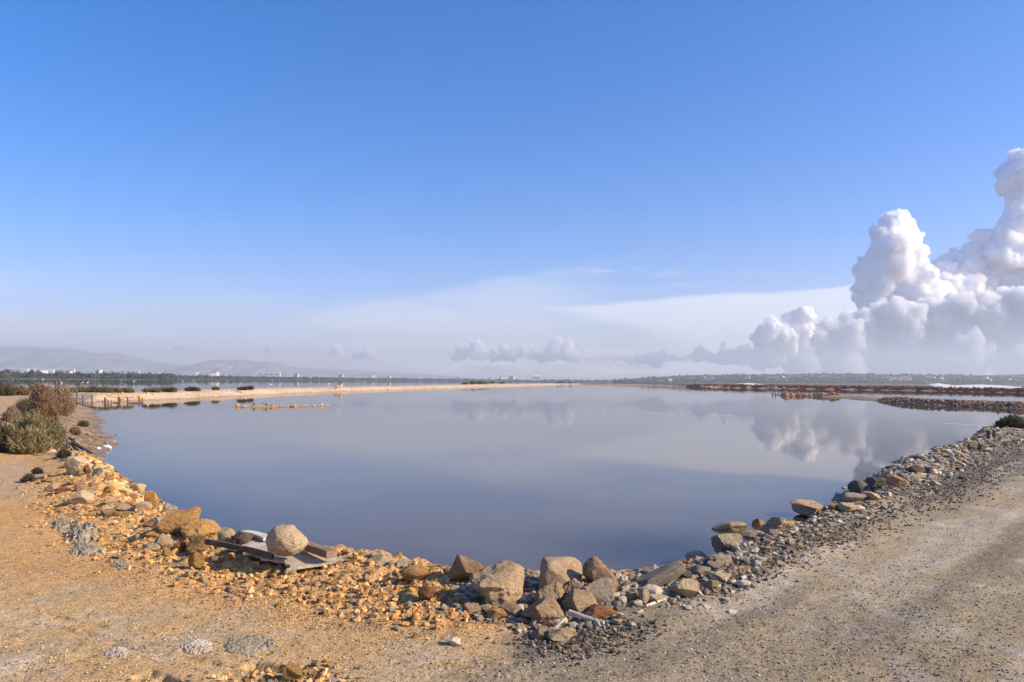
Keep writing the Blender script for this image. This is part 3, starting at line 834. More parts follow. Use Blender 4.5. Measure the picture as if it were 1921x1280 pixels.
# loose stones one can count, along the crest: copies of a few shapes
proto = {}
def stone(x, y, s, mat, label, group, squash=.7):
    k = (mat, int(RNG.integers(0, 5)))
    if k not in proto:
        me = rock_mesh("stone", 300 + 17 * k[1] + len(mat), 2 if k[1] < 3 else 3, planes=7, rough=.15)
        me.materials.append(M_ROCK[mat]); proto[k] = me
    o = bpy.data.objects.new("stone", proto[k]); COL.objects.link(o)
    z = ground_zs(x, y)
    h = s * RNG.uniform(.55, 1.0) * squash
    o.scale = (s * RNG.uniform(.8, 1.3), s * RNG.uniform(.8, 1.2), h)
    o.rotation_euler = (RNG.uniform(-.25, .25), RNG.uniform(-.25, .25), RNG.uniform(0, 6.28))
    o.location = (x, y, z - h * .15)
    return tag(o, label, "stone", group)
_zc = {}
def ground_zs(x, y): return _zc[(x, y)]
def prime(L):
    zz = terrain(np.array(L, float))
    for (a, b), c in zip(L, zz): _zc[(a, b)] = float(c)
def along(lst, n, spread, seed, back=.6):
    """n points scattered about a sight line polyline on the ground"""
    g = np.random.default_rng(seed)
    A = np.array(pts(lst, 0)); seg = np.linalg.norm(np.diff(A, axis=0), axis=1)
    # weight by how large the stretch appears
    mid = (A[1:] + A[:-1]) / 2; wgt = seg / mid[:, 1]; wgt /= wgt.sum()
    o = []
    for _ in range(n):
        k = g.choice(len(seg), p=wgt); u = g.random()
        p = A[k] * (1 - u) + A[k + 1] * u
        o.append((float(p[0] + g.normal() * spread), float(p[1] + g.normal() * spread * back)))
    return o
SETS = [
 ([(110,905),(200,915),(260,950),(300,985),(330,1030)], 46, .55, 1, (.07,.20), ['ochre','ochre','tan','cream','red'], "small %s stone loose in the left rubble bank", "loose stones of the left rubble bank"),
 ([(330,1040),(440,1060),(560,1066),(700,1070),(840,1095)], 46, .22, 2, (.04,.09), ['ochre','red','tan','cream'], "small %s stone in the earth ridge before the boards", "loose stones of the orange ridge"),
 ([(860,1110),(900,1160),(1000,1175),(1100,1160),(1180,1130)], 34, .14, 3, (.03,.085), ['tan','cream','red','grey'], "small %s stone scattered round the foot of the stone pile", "small stones round the pile"),
 ([(1190,1118),(1260,1100),(1330,1075),(1390,1040),(1450,1010),(1500,985)], 84, .22, 4, (.04,.125), ['tan','cream','grey','grey','white','red'], "small %s stone heaped along the near right bank", "loose stones of the near right bank"),
 ([(1500,980),(1580,960),(1640,935),(1700,905),(1760,878),(1830,840)], 70, .45, 5, (.06,.19), ['tan','cream','grey','dark','white'], "small %s stone strewn along the far right bank", "loose stones of the far right bank"),
]
for lst, n, spr, sd, (s0, s1), mats, lab, grp in SETS:
    L = along(lst, n, spr, sd); prime(L)
    for (x_, y_) in L:
        mt = mats[int(RNG.integers(len(mats)))]
        cn = {'tan': 'tan', 'ochre': 'ochre', 'cream': 'cream', 'red': 'rusty red', 'grey': 'grey', 'dark': 'blackish', 'white': 'whitish'}[mt]
        stone(x_, y_, s0 + (s1 - s0) * RNG.random() ** 2.2, mt, lab % cn, grp + ", " + cn)

# ------------------------------------------------------------------ uncountable rubble, clods and gravel (instances)
def templates(name, n, sub, mats, seed, planes=6, rough=.2, squash=(.55, .9)):
    c = bpy.data.collections.new(name)
    g = np.random.default_rng(seed)
    for k in range(n):
        v, f = rock_verts(seed * 50 + k, sub, planes, rough)
        v = v * np.array((1, g.uniform(.7, 1.1), g.uniform(*squash)))
        me = mesh_from(name, v, f, False); me.materials.append(mats[k % len(mats)])
        c.objects.link(bpy.data.objects.new(name, me))
    return c
def scatter(name, P3, scale, rot, coll, label, n_t):
    n = len(P3)
    me = bpy.data.meshes.new(name); me.vertices.add(n)
    me.vertices.foreach_set("co", np.asarray(P3, np.float32).ravel())
    for an, tp, dat in (("sc", 'FLOAT_VECTOR', scale), ("rt", 'FLOAT_VECTOR', rot)):
        a = me.attributes.new(an, tp, 'POINT'); a.data.foreach_set("vector", np.asarray(dat, np.float32).ravel())
    a = me.attributes.new("ix", 'INT', 'POINT'); a.data.foreach_set("value", RNG.integers(0, n_t, n).astype(np.int32))
    o = link(name, me)
    g = bpy.data.node_groups.new(name, 'GeometryNodeTree')
    g.interface.new_socket("Geometry", in_out='INPUT', socket_type='NodeSocketGeometry')
    g.interface.new_socket("Geometry", in_out='OUTPUT', socket_type='NodeSocketGeometry')
    gi, go = g.nodes.new("NodeGroupInput"), g.nodes.new("NodeGroupOutput")
    ip = g.nodes.new("GeometryNodeInstanceOnPoints"); ci = g.nodes.new("GeometryNodeCollectionInfo")
    ci.inputs['Collection'].default_value = coll
    ci.inputs['Separate Children'].default_value = True; ci.inputs['Reset Children'].default_value = True
    ip.inputs['Pick Instance'].default_value = True
    g.links.new(gi.outputs[0], ip.inputs['Points']); g.links.new(ci.outputs[0], ip.inputs['Instance'])
    for an, tp, sock in (("ix", 'INT', 'Instance Index'), ("rt", 'FLOAT_VECTOR', 'Rotation'), ("sc", 'FLOAT_VECTOR', 'Scale')):
        na = g.nodes.new("GeometryNodeInputNamedAttribute"); na.data_type = tp; na.inputs['Name'].default_value = an
        g.links.new([s for s in na.outputs if s.enabled][0], ip.inputs[sock])
    g.links.new(ip.outputs[0], go.inputs[0])
    md = o.modifiers.new("scatter", 'NODES'); md.node_group = g
    return tag(o, label, kind="stuff")
def in_poly(poly_px, n, seed, size_fall=True):
    """n points spread evenly over the picture area of a sight-line polygon, on the ground"""
    g = np.random.default_rng(seed); a = np.array(poly_px, float)
    lo, hi = a.min(0), a.max(0); out = []
    while sum(len(q) for q in out) < n:
        q = g.uniform(lo, hi, (n * 2, 2))
        out.append(q[sd_poly(q, a) > 0])
    q = np.concatenate(out)[:n]
    return np.array([tuple(at(x, y, 0)[:2]) for x, y in q])
def rubble(name, polys, n, sizes, coll, n_t, label, seed, power=2.5, grow=.0):
    g = np.random.default_rng(seed)
    P_ = np.concatenate([in_poly(p, int(n * f), seed + k) for k, (p, f) in enumerate(polys)])
    P_ = P_ + g.normal(size=P_.shape) * .018 * P_[:, 1:2]
    z = terrain(P_)
    ok = z > ZW - .02; P_, z = P_[ok], z[ok]
    m = len(P_)
    s = (sizes[0] + (sizes[1] - sizes[0]) * g.random(m) ** power) * (1 + grow * np.clip(P_[:, 1] / 8 - 1, 0, 3))
    sc = np.column_stack((s * g.uniform(.8, 1.25, m), s * g.uniform(.8, 1.25, m), s * g.uniform(.7, 1.1, m)))
    rt = np.column_stack((g.uniform(-.5, .5, m), g.uniform(-.5, .5, m), g.uniform(0, 6.28, m)))
    return scatter(name, np.column_stack((P_, z - s * .15)), sc, rt, coll, label, n_t)

clod_m = [material("orange clod", (.66,.345,.12), (.56,.26,.075), scale=4, bump=.5, bscale=9, rand=.22), M_ROCK['ochre'], material("pale orange clod", (.70,.46,.22), (.62,.36,.145), scale=4, bump=.5, bscale=9, rand=.2), M_ROCK['cream']]
grav_m = [M_ROCK['grey'], M_ROCK['dark'], M_ROCK['tan'], material("grey chip", (.22,.19,.155), (.28,.24,.19), scale=3, rand=.4), material("pale chip", (.48,.43,.36), (.38,.33,.27), scale=3, rand=.25)]
dark_m = [M_ROCK['dark'], material("black chip", (.075,.064,.054), (.13,.108,.086), scale=3, rand=.5), grav_m[3], M_ROCK['dark'], M_ROCK['tan']]
T_CLOD = templates("clod", 8, 2, clod_m, 5, 5, .34)
T_CRUMB = templates("crumb", 8, 1, [material("earth crumb", (.52,.34,.16), (.44,.28,.12), scale=4, rand=.35), M_ROCK["tan"], M_ROCK["ochre"], material("pale crumb", (.52,.40,.26), scale=4, rand=.25)], 15, 5, .3)
T_GRAV = templates("gravel_chip", 10, 1, grav_m, 6, 5, .25)
T_ROAD = templates("road_chip", 10, 1, [M_ROCK["tan"], M_ROCK["grey"], grav_m[4], grav_m[3], M_ROCK["tan"]], 16, 5, .25)
T_BANK = templates("bank_chip", 10, 2, [M_ROCK["tan"], M_ROCK["grey"], M_ROCK["cream"], grav_m[3], M_ROCK["white"]], 26, 7, .25, (.4, .8))
T_DARK = templates("dark_chip", 10, 1, dark_m, 7, 5, .25)
rubble("orange_rubble", [(Z_CLOD, .8), ([(60,890),(200,880),(300,960),(330,1040),(240,1060),(120,990)], .2)], 13000, (.005, .065), T_CLOD, 8, "crumbled orange earth of the left bank", 1, 8.0)
rubble("orange_crumbs", [([(-20,900),(200,880),(330,1000),(520,1050),(860,1090),(960,1180),(880,1210),(500,1170),(250,1110),(-20,1080)], .6), ([(-20,1080),(250,1110),(500,1170),(900,1200),(900,1280),(-20,1280)], .4)], 22000, (.003, .016), T_CRUMB, 8, "earth crumbs scattered over the bare ground", 11, 5)
rubble("orange_grit", [([(20,905),(200,880),(330,990),(520,1045),(860,1085),(930,1150),(860,1195),(620,1175),(420,1140),(200,1085),(60,1010)], 1)], 26000, (.003, .018), T_CLOD, 8, "orange grit thinning out from the rubble", 15, 3.5)
rubble("clod_heap", [(Z_CLOD2, 1)], 700, (.008, .05), T_CLOD, 8, "heap of orange clods by the tyre grooves", 21, 2.5)
rubble("road_gravel", [([(1000,1180),(1250,1120),(1500,1040),(1921,840),(1921,1280),(860,1280)], 1)], 22000, (.003, .018), T_ROAD, 10, "grey gravel on the road", 31, 5.5)
rubble("dark_gravel", [(Z_DARK, .86), (Z_DARK2, .14)], 14000, (.005, .036), T_DARK, 10, "dark gravel along the right bank", 41, 3.2, .35)
rubble("bank_rubble", [([(1165,1105),(1230,1075),(1300,1045),(1400,1000),(1500,970),(1560,950),(1640,905),(1760,860),(1860,818),(1921,795),(1921,822),(1860,850),(1720,915),(1600,970),(1480,1035),(1380,1100),(1260,1135),(1165,1140)], .8), ([(850,1090),(1165,1100),(1180,1150),(1060,1190),(860,1160)], .2)], 9000, (.008, .085), T_BANK, 10, "broken stone of the right bank", 51, 3.6, .5)
T_DEB = templates("debris_bit", 8, 1, [M_ROCK['brown'], M_ROCK['dark'], M_ROCK['tan'], M_ROCK['brown']], 9, 5, .3, (.2, .6))
rubble("bank_debris", [([(95,790),(160,765),(190,790),(205,830),(190,870),(200,900),(150,880),(110,850)], 1)], 2200, (.02, .16), T_DEB, 8, "dark plant debris and small stones on the left bank slope", 61, 3.0)
def band_scatter(name, line_px, z, n, width, sizes, coll, n_t, label, seed, sq=(.7, 1.1), power=2):
    g = np.random.default_rng(seed); A = np.array(pts(line_px, z))
    seg = np.linalg.norm(np.diff(A, axis=0), axis=1); mid = (A[1:] + A[:-1]) / 2; wg = seg / np.linalg.norm(mid, axis=1); wg /= wg.sum()
    k = g.choice(len(seg), n, p=wg); u = g.random(n)[:, None]
    d = A[k + 1] - A[k]; nrm = np.column_stack((-d[:, 1], d[:, 0])) / np.linalg.norm(d, axis=1)[:, None]
    P_ = A[k] * (1 - u) + A[k + 1] * u + nrm * g.uniform(width[0], width[1], n)[:, None]
    zz = np.maximum(terrain(P_), ZW - .03)
    s = sizes[0] + (sizes[1] - sizes[0]) * g.random(n) ** power
    sc = np.column_stack((s * g.uniform(.8, 1.3, n), s * g.uniform(.8, 1.3, n), s * g.uniform(sq[0], sq[1], n)))
    rt = np.column_stack((g.uniform(-.3, .3, n), g.uniform(-.3, .3, n), g.uniform(0, 6.28, n)))
    return scatter(name, np.column_stack((P_, zz - s * .12)), sc, rt, coll, label, n_t)
T_DYK = templates("dyke_stone", 8, 1, [M_ROCK['dark'], M_ROCK['brown'], M_ROCK['brown'], M_ROCK['tan'], M_ROCK['red'], M_ROCK['dark']], 12, 6, .25)
band_scatter("dyke_stones", [(1640,751.5),(1668,756.5),(1720,759.5),(1800,762.5),(1921,768),(1990,772)], ZW, 3000, (.1, 3.4), (.08, .36), T_DYK, 8, "brown tumbled stone of the short dyke", 71)
band_scatter("islet_stones", [(1462,743.2),(1500,743.8),(1540,745)], ZW, 260, (.5, 5), (.2, .9), T_DYK, 8, "dark stones on the low islet", 72)
band_scatter("spit_stones", [(222,752.2),(290,750)], ZW, 110, (.5, 3.5), (.08, .30), T_CLOD, 8, "ochre stones on the root of the sand spit", 73)
band_scatter("spit_pebbles", [(290,750),(400,744.6),(556,737.6),(700,732.6),(930,725.6)], ZW, 380, (.2, 4), (.06, .32), T_CLOD, 8, "scattered small stones on the sand spit", 74, power=3)
band_scatter("sandbar_stones", [(430,763.6),(470,765),(520,764.2),(560,763),(625,761.4)], ZW, 90, (.1, .9), (.05, .3), T_CLOD, 8, "orange stones on the thin sandbar", 75, power=3)

band_scatter("shore_rubble", [(190,880),(208,893),(226,908),(265,925),(300,950),(345,978)], ZW, 900, (-1.1, .12), (.03, .20), T_CLOD, 8, "ochre rubble at the left waterline", 76, power=3)
band_scatter("shore_stones", [(1545,962),(1592,915),(1640,902),(1700,884),(1745,864),(1790,842),(1835,822),(1880,801),(1921,793)], ZW, 4200, (-1.8, .10), (.03, .17), T_BANK, 10, "broken pale stone at the far right waterline", 77, power=3)
# ------------------------------------------------------------------ timber
def bm_obj(name, bm, mat, parent=None, loc=None, smooth=False):
    me = bpy.data.meshes.new(name); bm.normal_update(); bm.to_mesh(me); bm.free()
    if smooth:
        for p in me.polygons: p.use_smooth = True
    return link(name, me, mat, parent, loc)
M_WOOD = material("weathered dark wood", (.075, .055, .042), (.12, .09, .065), scale=9, bump=.7, bscale=14, rand=.15, rough=.85)
M_BOARD = material("bleached board", (.50, .42, .31), (.40, .32, .22), scale=5, bump=.5, bscale=16, c3=(.56, .49, .38))
M_TIMBER = material("brown timber", (.30, .20, .12), (.22, .145, .09), scale=6, bump=.6, bscale=16)
M_PALEW = material("sun bleached wood", (.62, .57, .48), (.48, .42, .33), scale=7, bump=.4, bscale=16)
M_RUSTW = material("rotten red brown wood", (.20, .095, .05), (.13, .07, .045), scale=5, bump=.8, bscale=12, rand=.15)

def tube_bm(path, radii, n=8, seed=0, wob=.12):
    """a tapered limb along a path"""
    g = np.random.default_rng(seed); bm = bmesh.new(); rings = []
    path = [Vector(p) for p in path]
    for i, p in enumerate(path):
        d = (path[min(i + 1, len(path) - 1)] - path[max(i - 1, 0)]).normalized()
        a = d.orthogonal().normalized(); b = d.cross(a)
        if rings and False: pass
        rings.append([bm.verts.new(p + (a * math.cos(6.2832 * k / n) + b * math.sin(6.2832 * k / n)) * radii[i] * (1 + wob * g.normal())) for k in range(n)])
    for r0, r1 in zip(rings, rings[1:]):
        for k in range(n): bm.faces.new((r0[k], r0[(k + 1) % n], r1[(k + 1) % n], r1[k]))
    bm.faces.new(rings[0][::-1]); bm.faces.new(rings[-1])
    return bm
def pole(name, p0, p1, r, mat, label, cat, group=None, seed=0, taper=.8, n=8):
    p0, p1 = Vector(p0), Vector(p1); d = p1 - p0
    path = [d * t for t in (0, .25, .5, .75, 1)]
    rad = [r * (1 - (1 - taper) * t) for t in (0, .25, .5, .75, 1)]
    o = bm_obj(name, tube_bm(path, rad, n, seed), mat, loc=p0, smooth=False)
    return tag(o, label, cat, group)
def plank_bm(L, W, T, bend=0.0, seed=0, nseg=10):
    g = np.random.default_rng(seed); bm = bmesh.new(); rings = []
    for i in range(nseg + 1):
        u = i / nseg; x = (u - .5) * L; zb = bend * (1 - (2 * u - 1) ** 2)
        e = [.5 * W * (1 + .05 * g.normal()) for _ in range(2)]
        c = min(T, W) * .12
        rings.append([bm.verts.new(q) for q in ((x, -e[0], zb + c), (x, -e[0] + c, zb), (x, e[1] - c, zb), (x, e[1], zb + c), (x, e[1], zb + T - c), (x, e[1] - c, zb + T), (x, -e[0] + c, zb + T), (x, -e[0], zb + T - c))])
    for r0, r1 in zip(rings, rings[1:]):
        for k in range(8): bm.faces.new((r0[k], r1[k], r1[(k + 1) % 8], r0[(k + 1) % 8]))
    bm.faces.new(rings[0]); bm.faces.new(rings[-1][::-1])
    bmesh.ops.recalc_face_normals(bm, faces=bm.faces)
    return bm
def plank(p0, p1, W, T, mat, label, cat="plank", bend=0.0, seed=0, name="plank", roll=0.0, parent=None):
    p0, p1 = Vector(p0), Vector(p1); d = p1 - p0
    o = bm_obj(name, plank_bm(d.length, W, T, bend, seed), mat)
    rot = d.to_track_quat('X', 'Z').to_euler(); rot.rotate_axis('X', roll)
    o.rotation_euler = rot; o.location = (p0 + p1) / 2
    return tag(o, label, cat)

def raise_(px, py, z):
    return at(px, py, z)
# the board under the ball: a bleached sheet, its long front edge broken
def sheet():
    c = [at(x, y, z) for x, y, z in ((432, 1027, .13), (552, 1064, .085), (662, 1048, .115), (500, 1009, .15))]
    bm = bmesh.new(); g = np.random.default_rng(4); nx, ny = 14, 6; top = []; bot = []
    for j in range(ny + 1):
        rt, rb_ = [], []
        for i in range(nx + 1):
            u, v = i / nx, j / ny
            p = (c[0] * (1 - u) + c[1] * u) * (1 - v) + (c[3] * (1 - u) + c[2] * u) * v
            e = .02 * g.normal() if (j in (0, ny) or i in (0, nx)) else 0
            p = p + Vector((e, e, .006 * math.sin(3 * u + 2 * v)))
            rt.append(bm.verts.new(p)); rb_.append(bm.verts.new(p - Vector((0, 0, .022))))
        top.append(rt); bot.append(rb_)
    for j in range(ny):
        for i in range(nx):
            bm.faces.new((top[j][i], top[j][i + 1], top[j + 1][i + 1], top[j + 1][i]))
            bm.faces.new((bot[j][i], bot[j + 1][i], bot[j + 1][i + 1], bot[j][i + 1]))
    def side(a, b):
        for k in range(len(a) - 1): bm.faces.new((a[k], b[k], b[k + 1], a[k + 1]))
    side(top[0], bot[0]); side(bot[-1], top[-1])
    side([r[0] for r in bot], [r[0] for r in top]); side([r[-1] for r in top], [r[-1] for r in bot])
    bmesh.ops.recalc_face_normals(bm, faces=bm.faces)
    return tag(bm_obj("board", bm, M_BOARD), "broad bleached wooden board lying under the pale round boulder", "board")
sheet()
plank(at(386, 1021, .17), at(512, 1050, .12), .035, .05, M_WOOD, "long dark plank on edge sticking out left of the pale round boulder", bend=.01, seed=2)  # dark wood colour stands in for the shade on the board's front edge
plank(at(548, 1022, .155), at(622, 1047, .145), .10, .065, M_TIMBER, "short thick brown timber on the board right of the pale round boulder", "timber", seed=3, name="timber")
plank(at(456, 1001, .15), at(503, 1014, .16), .10, .03, M_PALEW, "white bleached plank poking over the water behind the pale round boulder", seed=4, bend=.01)
plank(at(978, 1100, .04), at(1020, 1097, .06), .12, .03, M_PALEW, "short white plank between the widest boulder and the square one", seed=5)
pole("stick", at(1040, 1181, .03), at(1062, 1158, .10), .011, M_PALEW, "thin straight stick propped right of the frontmost boulder", "stick", seed=6)
pole("stick", at(1068, 1150, .05), at(1133, 1168, .03), .024, M_PALEW, "pale flattened driftwood below the wedge shaped rock", "driftwood", seed=7, taper=.5)
pole("stick", at(1212, 1137, .03), at(1248, 1124, .05), .010, M_PALEW, "thin pale twig on the gravel under the low cream slab", "twig", seed=8)
pole("stick", at(1462, 1049, .03), at(1502, 1045, .04), .012, M_PALEW, "pale twig lying on the dark gravel of the right bank", "twig", seed=9)

# stump posts and rotten timber on the far right bank
def gp(px, py): return on_ground(px, py)
for k, (px, b, tp, wd, lab) in enumerate([(1854.5, 823, 808, 8, "broad dark stump post on the far right bank, left of the pair"), (1863.5, 820.5, 807.5, 6, "narrower dark stump post leaning beside the broad one")]):
    p = gp(px, b); k_ = p.y / F
    pole("stump_post", p - Vector((0, 0, .15)), p + Vector((.03 * k, 0, (b - tp) * k_)), wd * k_ * .5, M_WOOD, lab, "post", seed=30 + k, taper=.85, n=9)
p = at(1762, 859, ZW + .12); plank(at(1749, 857, ZW + .14), at(1776, 858.5, ZW + .16), .30, .12, M_RUSTW, "rotten red brown beam jutting over the water on the far right bank", "beam", seed=12, name="beam")
cr = empty("broken_post", at(1729, 866, ZW)); tag(cr, "small cross shaped broken post in the shallow water off the right bank", "post")
kk = cr.location.y / F
bm_obj("upright", tube_bm([(0, 0, -.1), (0, 0, 4 * kk), (.02, 0, 8 * kk)], [2.0 * kk, 1.8 * kk, 1.2 * kk], 7, 40), M_RUSTW, cr)
bm_obj("crosspiece", tube_bm([(-9 * kk, 0, 2 * kk), (0, 0, 2.6 * kk), (10 * kk, 0, 1.6 * kk)], [.8 * kk, 1.4 * kk, .9 * kk], 6, 41), M_WOOD, cr)

# old jetty posts off the left bank
POSTS = [(156, 743, 754.6, -1.2, 1.5, "second dark post along the old jetty, just right of its frame"),
         (173.5, 743, 755, -1.6, 1.9, "thick leaning jetty post third from the left bank"),
         (193, 751, 755.6, -.3, .9, "short thin stake at the left of the four stake cluster"),
         (197.6, 745.6, 756, -.6, 1.9, "tall post rising among the thin stakes of the old jetty"),
         (201.5, 749, 756, -.4, .9, "thin stake just right of the tall jetty post"),
         (204.3, 750.5, 756, -.2, .8, "shortest thin stake of the jetty cluster, second from its right end"),
         (208.5, 750.5, 756, .5, .9, "thin stake at the right end of the jetty cluster"),
         (240.5, 745.4, 756, -2.0, 1.7, "strongly leaning post at the left end of the floating log"),
         (262, 746, 754.6, -1.4, 1.6, "leaning post rising from the right end of the floating log")]
for k, (px, tp, b, lean, wd, lab) in enumerate(POSTS):
    p = at(px, b, ZW); kk = p.y / F
    pole("jetty_post", p - Vector((0, 0, .3)), p + Vector((lean * kk, 0, (b - tp) * kk)), wd * kk * .85, M_WOOD, lab, "post", "posts of the old jetty", seed=50 + k, taper=.9)
p = at(223.5, 755.8, ZW); kk = p.y / F
jb = empty("jetty_bollard", p); tag(jb, "stout reddish jetty bollard of two rotten posts bound together", "bollard")
bm_obj("post", tube_bm([(-1.0*kk,0,-.3),(-.9*kk,0,6*kk),(-1.4*kk,0,11.5*kk)],[1.4*kk,1.3*kk,1.2*kk],8,71), M_RUSTW, jb)
bm_obj("post", tube_bm([(1.2*kk,0,-.3),(.9*kk,0,5*kk),(.4*kk,0,10.5*kk)],[1.3*kk,1.2*kk,1.0*kk],8,72), M_RUSTW, jb)
bm_obj("binding", tube_bm([(0,0,5.2*kk),(0,0,7.0*kk)],[2.8*kk,2.7*kk],10,73), M_WOOD, jb)
def log(a, b, r, lab, seed, mat=M_WOOD, taper=.5):
    A, Bp = at(*a, ZW + .02), at(*b, ZW + .02); d = Bp - A
    o = bm_obj("floating_log", tube_bm([d * t for t in (0, .15, .5, .85, 1)], [r * .35, r * .7, r, r * 1.25, r * taper], 8, seed), mat, loc=A)
    return tag(o, lab, "log")
log((242, 757), (269.5, 756.2), .10, "long dark log floating between the two last jetty posts", 81)
log((211, 756), (226, 755.8), .07, "short dark log floating against the stout bollard", 82)
# the frame at the landward end
p = at(128, 752.6, ZW); kk = p.y / F
jf = empty("collapsed_jetty", p); tag(jf, "collapsed dark timber rack of the old jetty, open rungs between two rails", "jetty")
for nm, a, b, r in [("rail", (0, 1.0), (23, -.2), .55), ("rail", (1, 5.6), (22.5, 4.4), .5), ("upright", (1.2, -3), (.6, 10), .9), ("upright", (16, -3), (15.2, 16.8), .9), ("upright", (21.8, -2), (22.2, 5), .6), ("rung", (7, .6), (7, 5.2), .5), ("rung", (11.5, .4), (11.2, 5), .5)]:
    bm_obj(nm, tube_bm([(a[0]*kk,0,a[1]*kk), ((a[0]+b[0])/2*kk,0,(a[1]+b[1])/2*kk), (b[0]*kk,0,b[1]*kk)], [r*1.5*kk]*3, 7, 90), M_WOOD, jf)
p = at(102, 733, -.1); kk = p.y / F
pole("marker_post", p - Vector((0, 0, .3)), p + Vector((0, 0, 10 * kk)), 1.0 * kk, M_WOOD, "lone thin marker post behind the brown bushes", "post", seed=95)
# posts on the thin sandbar
for k, (px, tp, b, wd, lab) in enumerate([(476, 756, 763.6, 3.2, "stubby brown post on the orange sandbar, left of the dark trio"), (493.5, 756, 764, 1.2, "left thin stake of the dark trio on the sandbar"),
                                    (496.8, 757.5, 764, 1.4, "middle stake of the dark trio on the sandbar, shortest one"), (499.2, 756, 764, 1.6, "right stake of the dark trio on the sandbar")]):
    p = at(px, b, ZW); kk = p.y / F
    pole("stake", p - Vector((0, 0, .2)), p + Vector((.3 * kk, 0, (b - tp) * kk)), wd * .6 * kk, M_RUSTW if k == 0 else M_WOOD, lab, "stake", "stakes on the sandbar", seed=100 + k)
for k, (a, b, c, d, mt, lb) in enumerate([(449,760.5,459,764.4,'dark',"dark stone at the left end of the sandbar"),(468,759.5,487,764.6,'ochre',"orange mound of stone round the stubby sandbar post"),
                                  (517,760.6,529,764.2,'brown',"brown stone on the sandbar right of the dark trio"),(540,759.8,551,763.8,'red',"reddish stone near the right end of the sandbar")]):
    B(a, b, c, d, mt, 260 + k, lb, sub=3, z=ZW - .02, name="stone", cat="stone", kw=CRAG)
# two tiny posts by the islet
for k, px in enumerate((1449.5, 1454.5)):
    p = at(px, 742.5, ZW); kk = p.y / F
    pole("stake", p - Vector((0, 0, .2)), p + Vector((0, 0, 5.5 * kk)), .9 * kk, M_WOOD, ("left" if k == 0 else "right") + " thin stake standing at the tip of the dark islet", "stake", "stakes by the islet", seed=110 + k)

# ------------------------------------------------------------------ driftwood and litter on the left bank
g_ = np.random.default_rng(77)
DR = []
for k in range(16):
    u = g_.random()
    px, py = 98 + 44 * u + g_.normal() * 3, 815 + 24 * u + g_.normal() * 2.5
    a = gp(px, py); ang = R(-52 + g_.normal() * 9); L = g_.uniform(.5, 1.25)
    d = Vector((math.cos(ang), math.sin(ang) * .9, 0)) * L
    b = Vector((a.x + d.x, a.y + d.y, 0)); b.z = ground_z(b.x, b.y)
    pole("driftwood", a + Vector((0, 0, .05 + .02 * (k % 4))), b + Vector((0, 0, .05)), g_.uniform(.03, .06), M_WOOD, "dark weathered branch in the driftwood heap below the left bushes", "driftwood", "driftwood heap on the left bank", seed=120 + k, taper=.6, n=6)
a, b = gp(110, 842), gp(127, 831)
pole("driftwood", a + Vector((0, 0, .05)), b + Vector((0, 0, .22)), .016, M_PALEW, "single pale branch crossing the foot of the driftwood heap", "driftwood", seed=140, n=6)
M_BAG = material("white plastic", (.80, .80, .78), (.70, .71, .70), scale=8, rough=.45, bump=.3, bscale=14, spec=.4)
def crumple(px0, py0, px1, py1, seed, label, cat, squash=.35):
    p = gp((px0 + px1) / 2, py1); kk = p.y / F; w_ = (px1 - px0) * kk
    v, f = icov(3); v = v.copy()
    v = v * (1 + .9 * (np.abs(fbm(v * 1.6 + seed, 4, seed, .6) - .5) * 2 - .3))[:, None]
    v[:, 2] = np.maximum(v[:, 2], -.25)
    o = link(cat.replace(" ", "_"), mesh_from("litter", v, f, False), M_BAG)
    o.scale = (w_ * .5, w_ * .34, max((py1 - py0) * kk * .62, .03)); o.location = p + Vector((0, 0, .02))
    o.rotation_euler = (0, 0, seed)
    return tag(o, label, cat)
crumple(193, 832, 210, 841, 3, "crumpled white plastic bag at the water's edge of the left bank", "plastic bag")
crumple(149, 842, 162, 848, 5, "smaller white scrap of plastic on the left bank slope", "plastic scrap")
crumple(180, 838, 190, 843, 8, "flat grey white scrap between the two pieces of litter", "plastic scrap")

# ------------------------------------------------------------------ dumped heaps on the bare ground
M_CEM = material("dumped grey cement", (.31, .25, .16), (.38, .31, .205), scale=6, bump=.9, bscale=24, c3=(.24, .195, .13))
M_SALT = material("salt crust", (.55, .48, .39), (.44, .34, .23), scale=3, bump=.6, bscale=24)
def heap(px0, py0, px1, py1, hpx, mat, seed, label, cat="heap", flat=1.0):
    p = gp((px0 + px1) / 2, (py0 + py1) / 2); kk = p.y / F
    n = 64; u = np.linspace(-1, 1, n); X, Y = np.meshgrid(u, u); q = np.column_stack((X.ravel(), -Y.ravel()))
    r = np.hypot(q[:, 0], q[:, 1]) * 1.15 + (fbm(np.column_stack((q * 2.2, np.full(len(q), seed))), 5, seed, .65) - .5) * 1.25
    h = hpx * kk
    cl = np.clip(.55 - worley(np.column_stack((q * 7, np.full(len(q), .5))), seed), 0, 1)
    z = h * np.clip(1 - r, 0, 1) ** (.9 * flat) * (.6 + .5 * fbm(np.column_stack((q * 3, np.full(len(q), seed))), 4, seed + 2, .6)) + (.012 * cl + .014 * (fbm(np.column_stack((q * 16, np.full(len(q), seed))), 3, seed + 3) - .5)) * np.clip((1 - r) * 5, 0, 1)
    z = np.where(r < 1.0, z + .002, -.05)
    W = np.array([tuple(at((px0 + px1) / 2 + a_ * (px1 - px0) / 2 / .85, (py0 + py1) / 2 + b_ * (py1 - py0) / 2 / .85, 0)[:2]) for a_, b_ in q])
    zz = terrain(W)
    V = np.column_stack((W, zz + z)) - np.array(p)
    i = np.arange(n - 1)[:, None] * n; j = np.arange(n - 1)[None, :]
    f = np.stack((i + j, i + j + 1, i + n + j + 1, i + n + j), -1).reshape(-1, 4)
    return tag(link(cat.replace(" ", "_"), mesh_from(cat, V, f), mat, loc=p), label, cat)
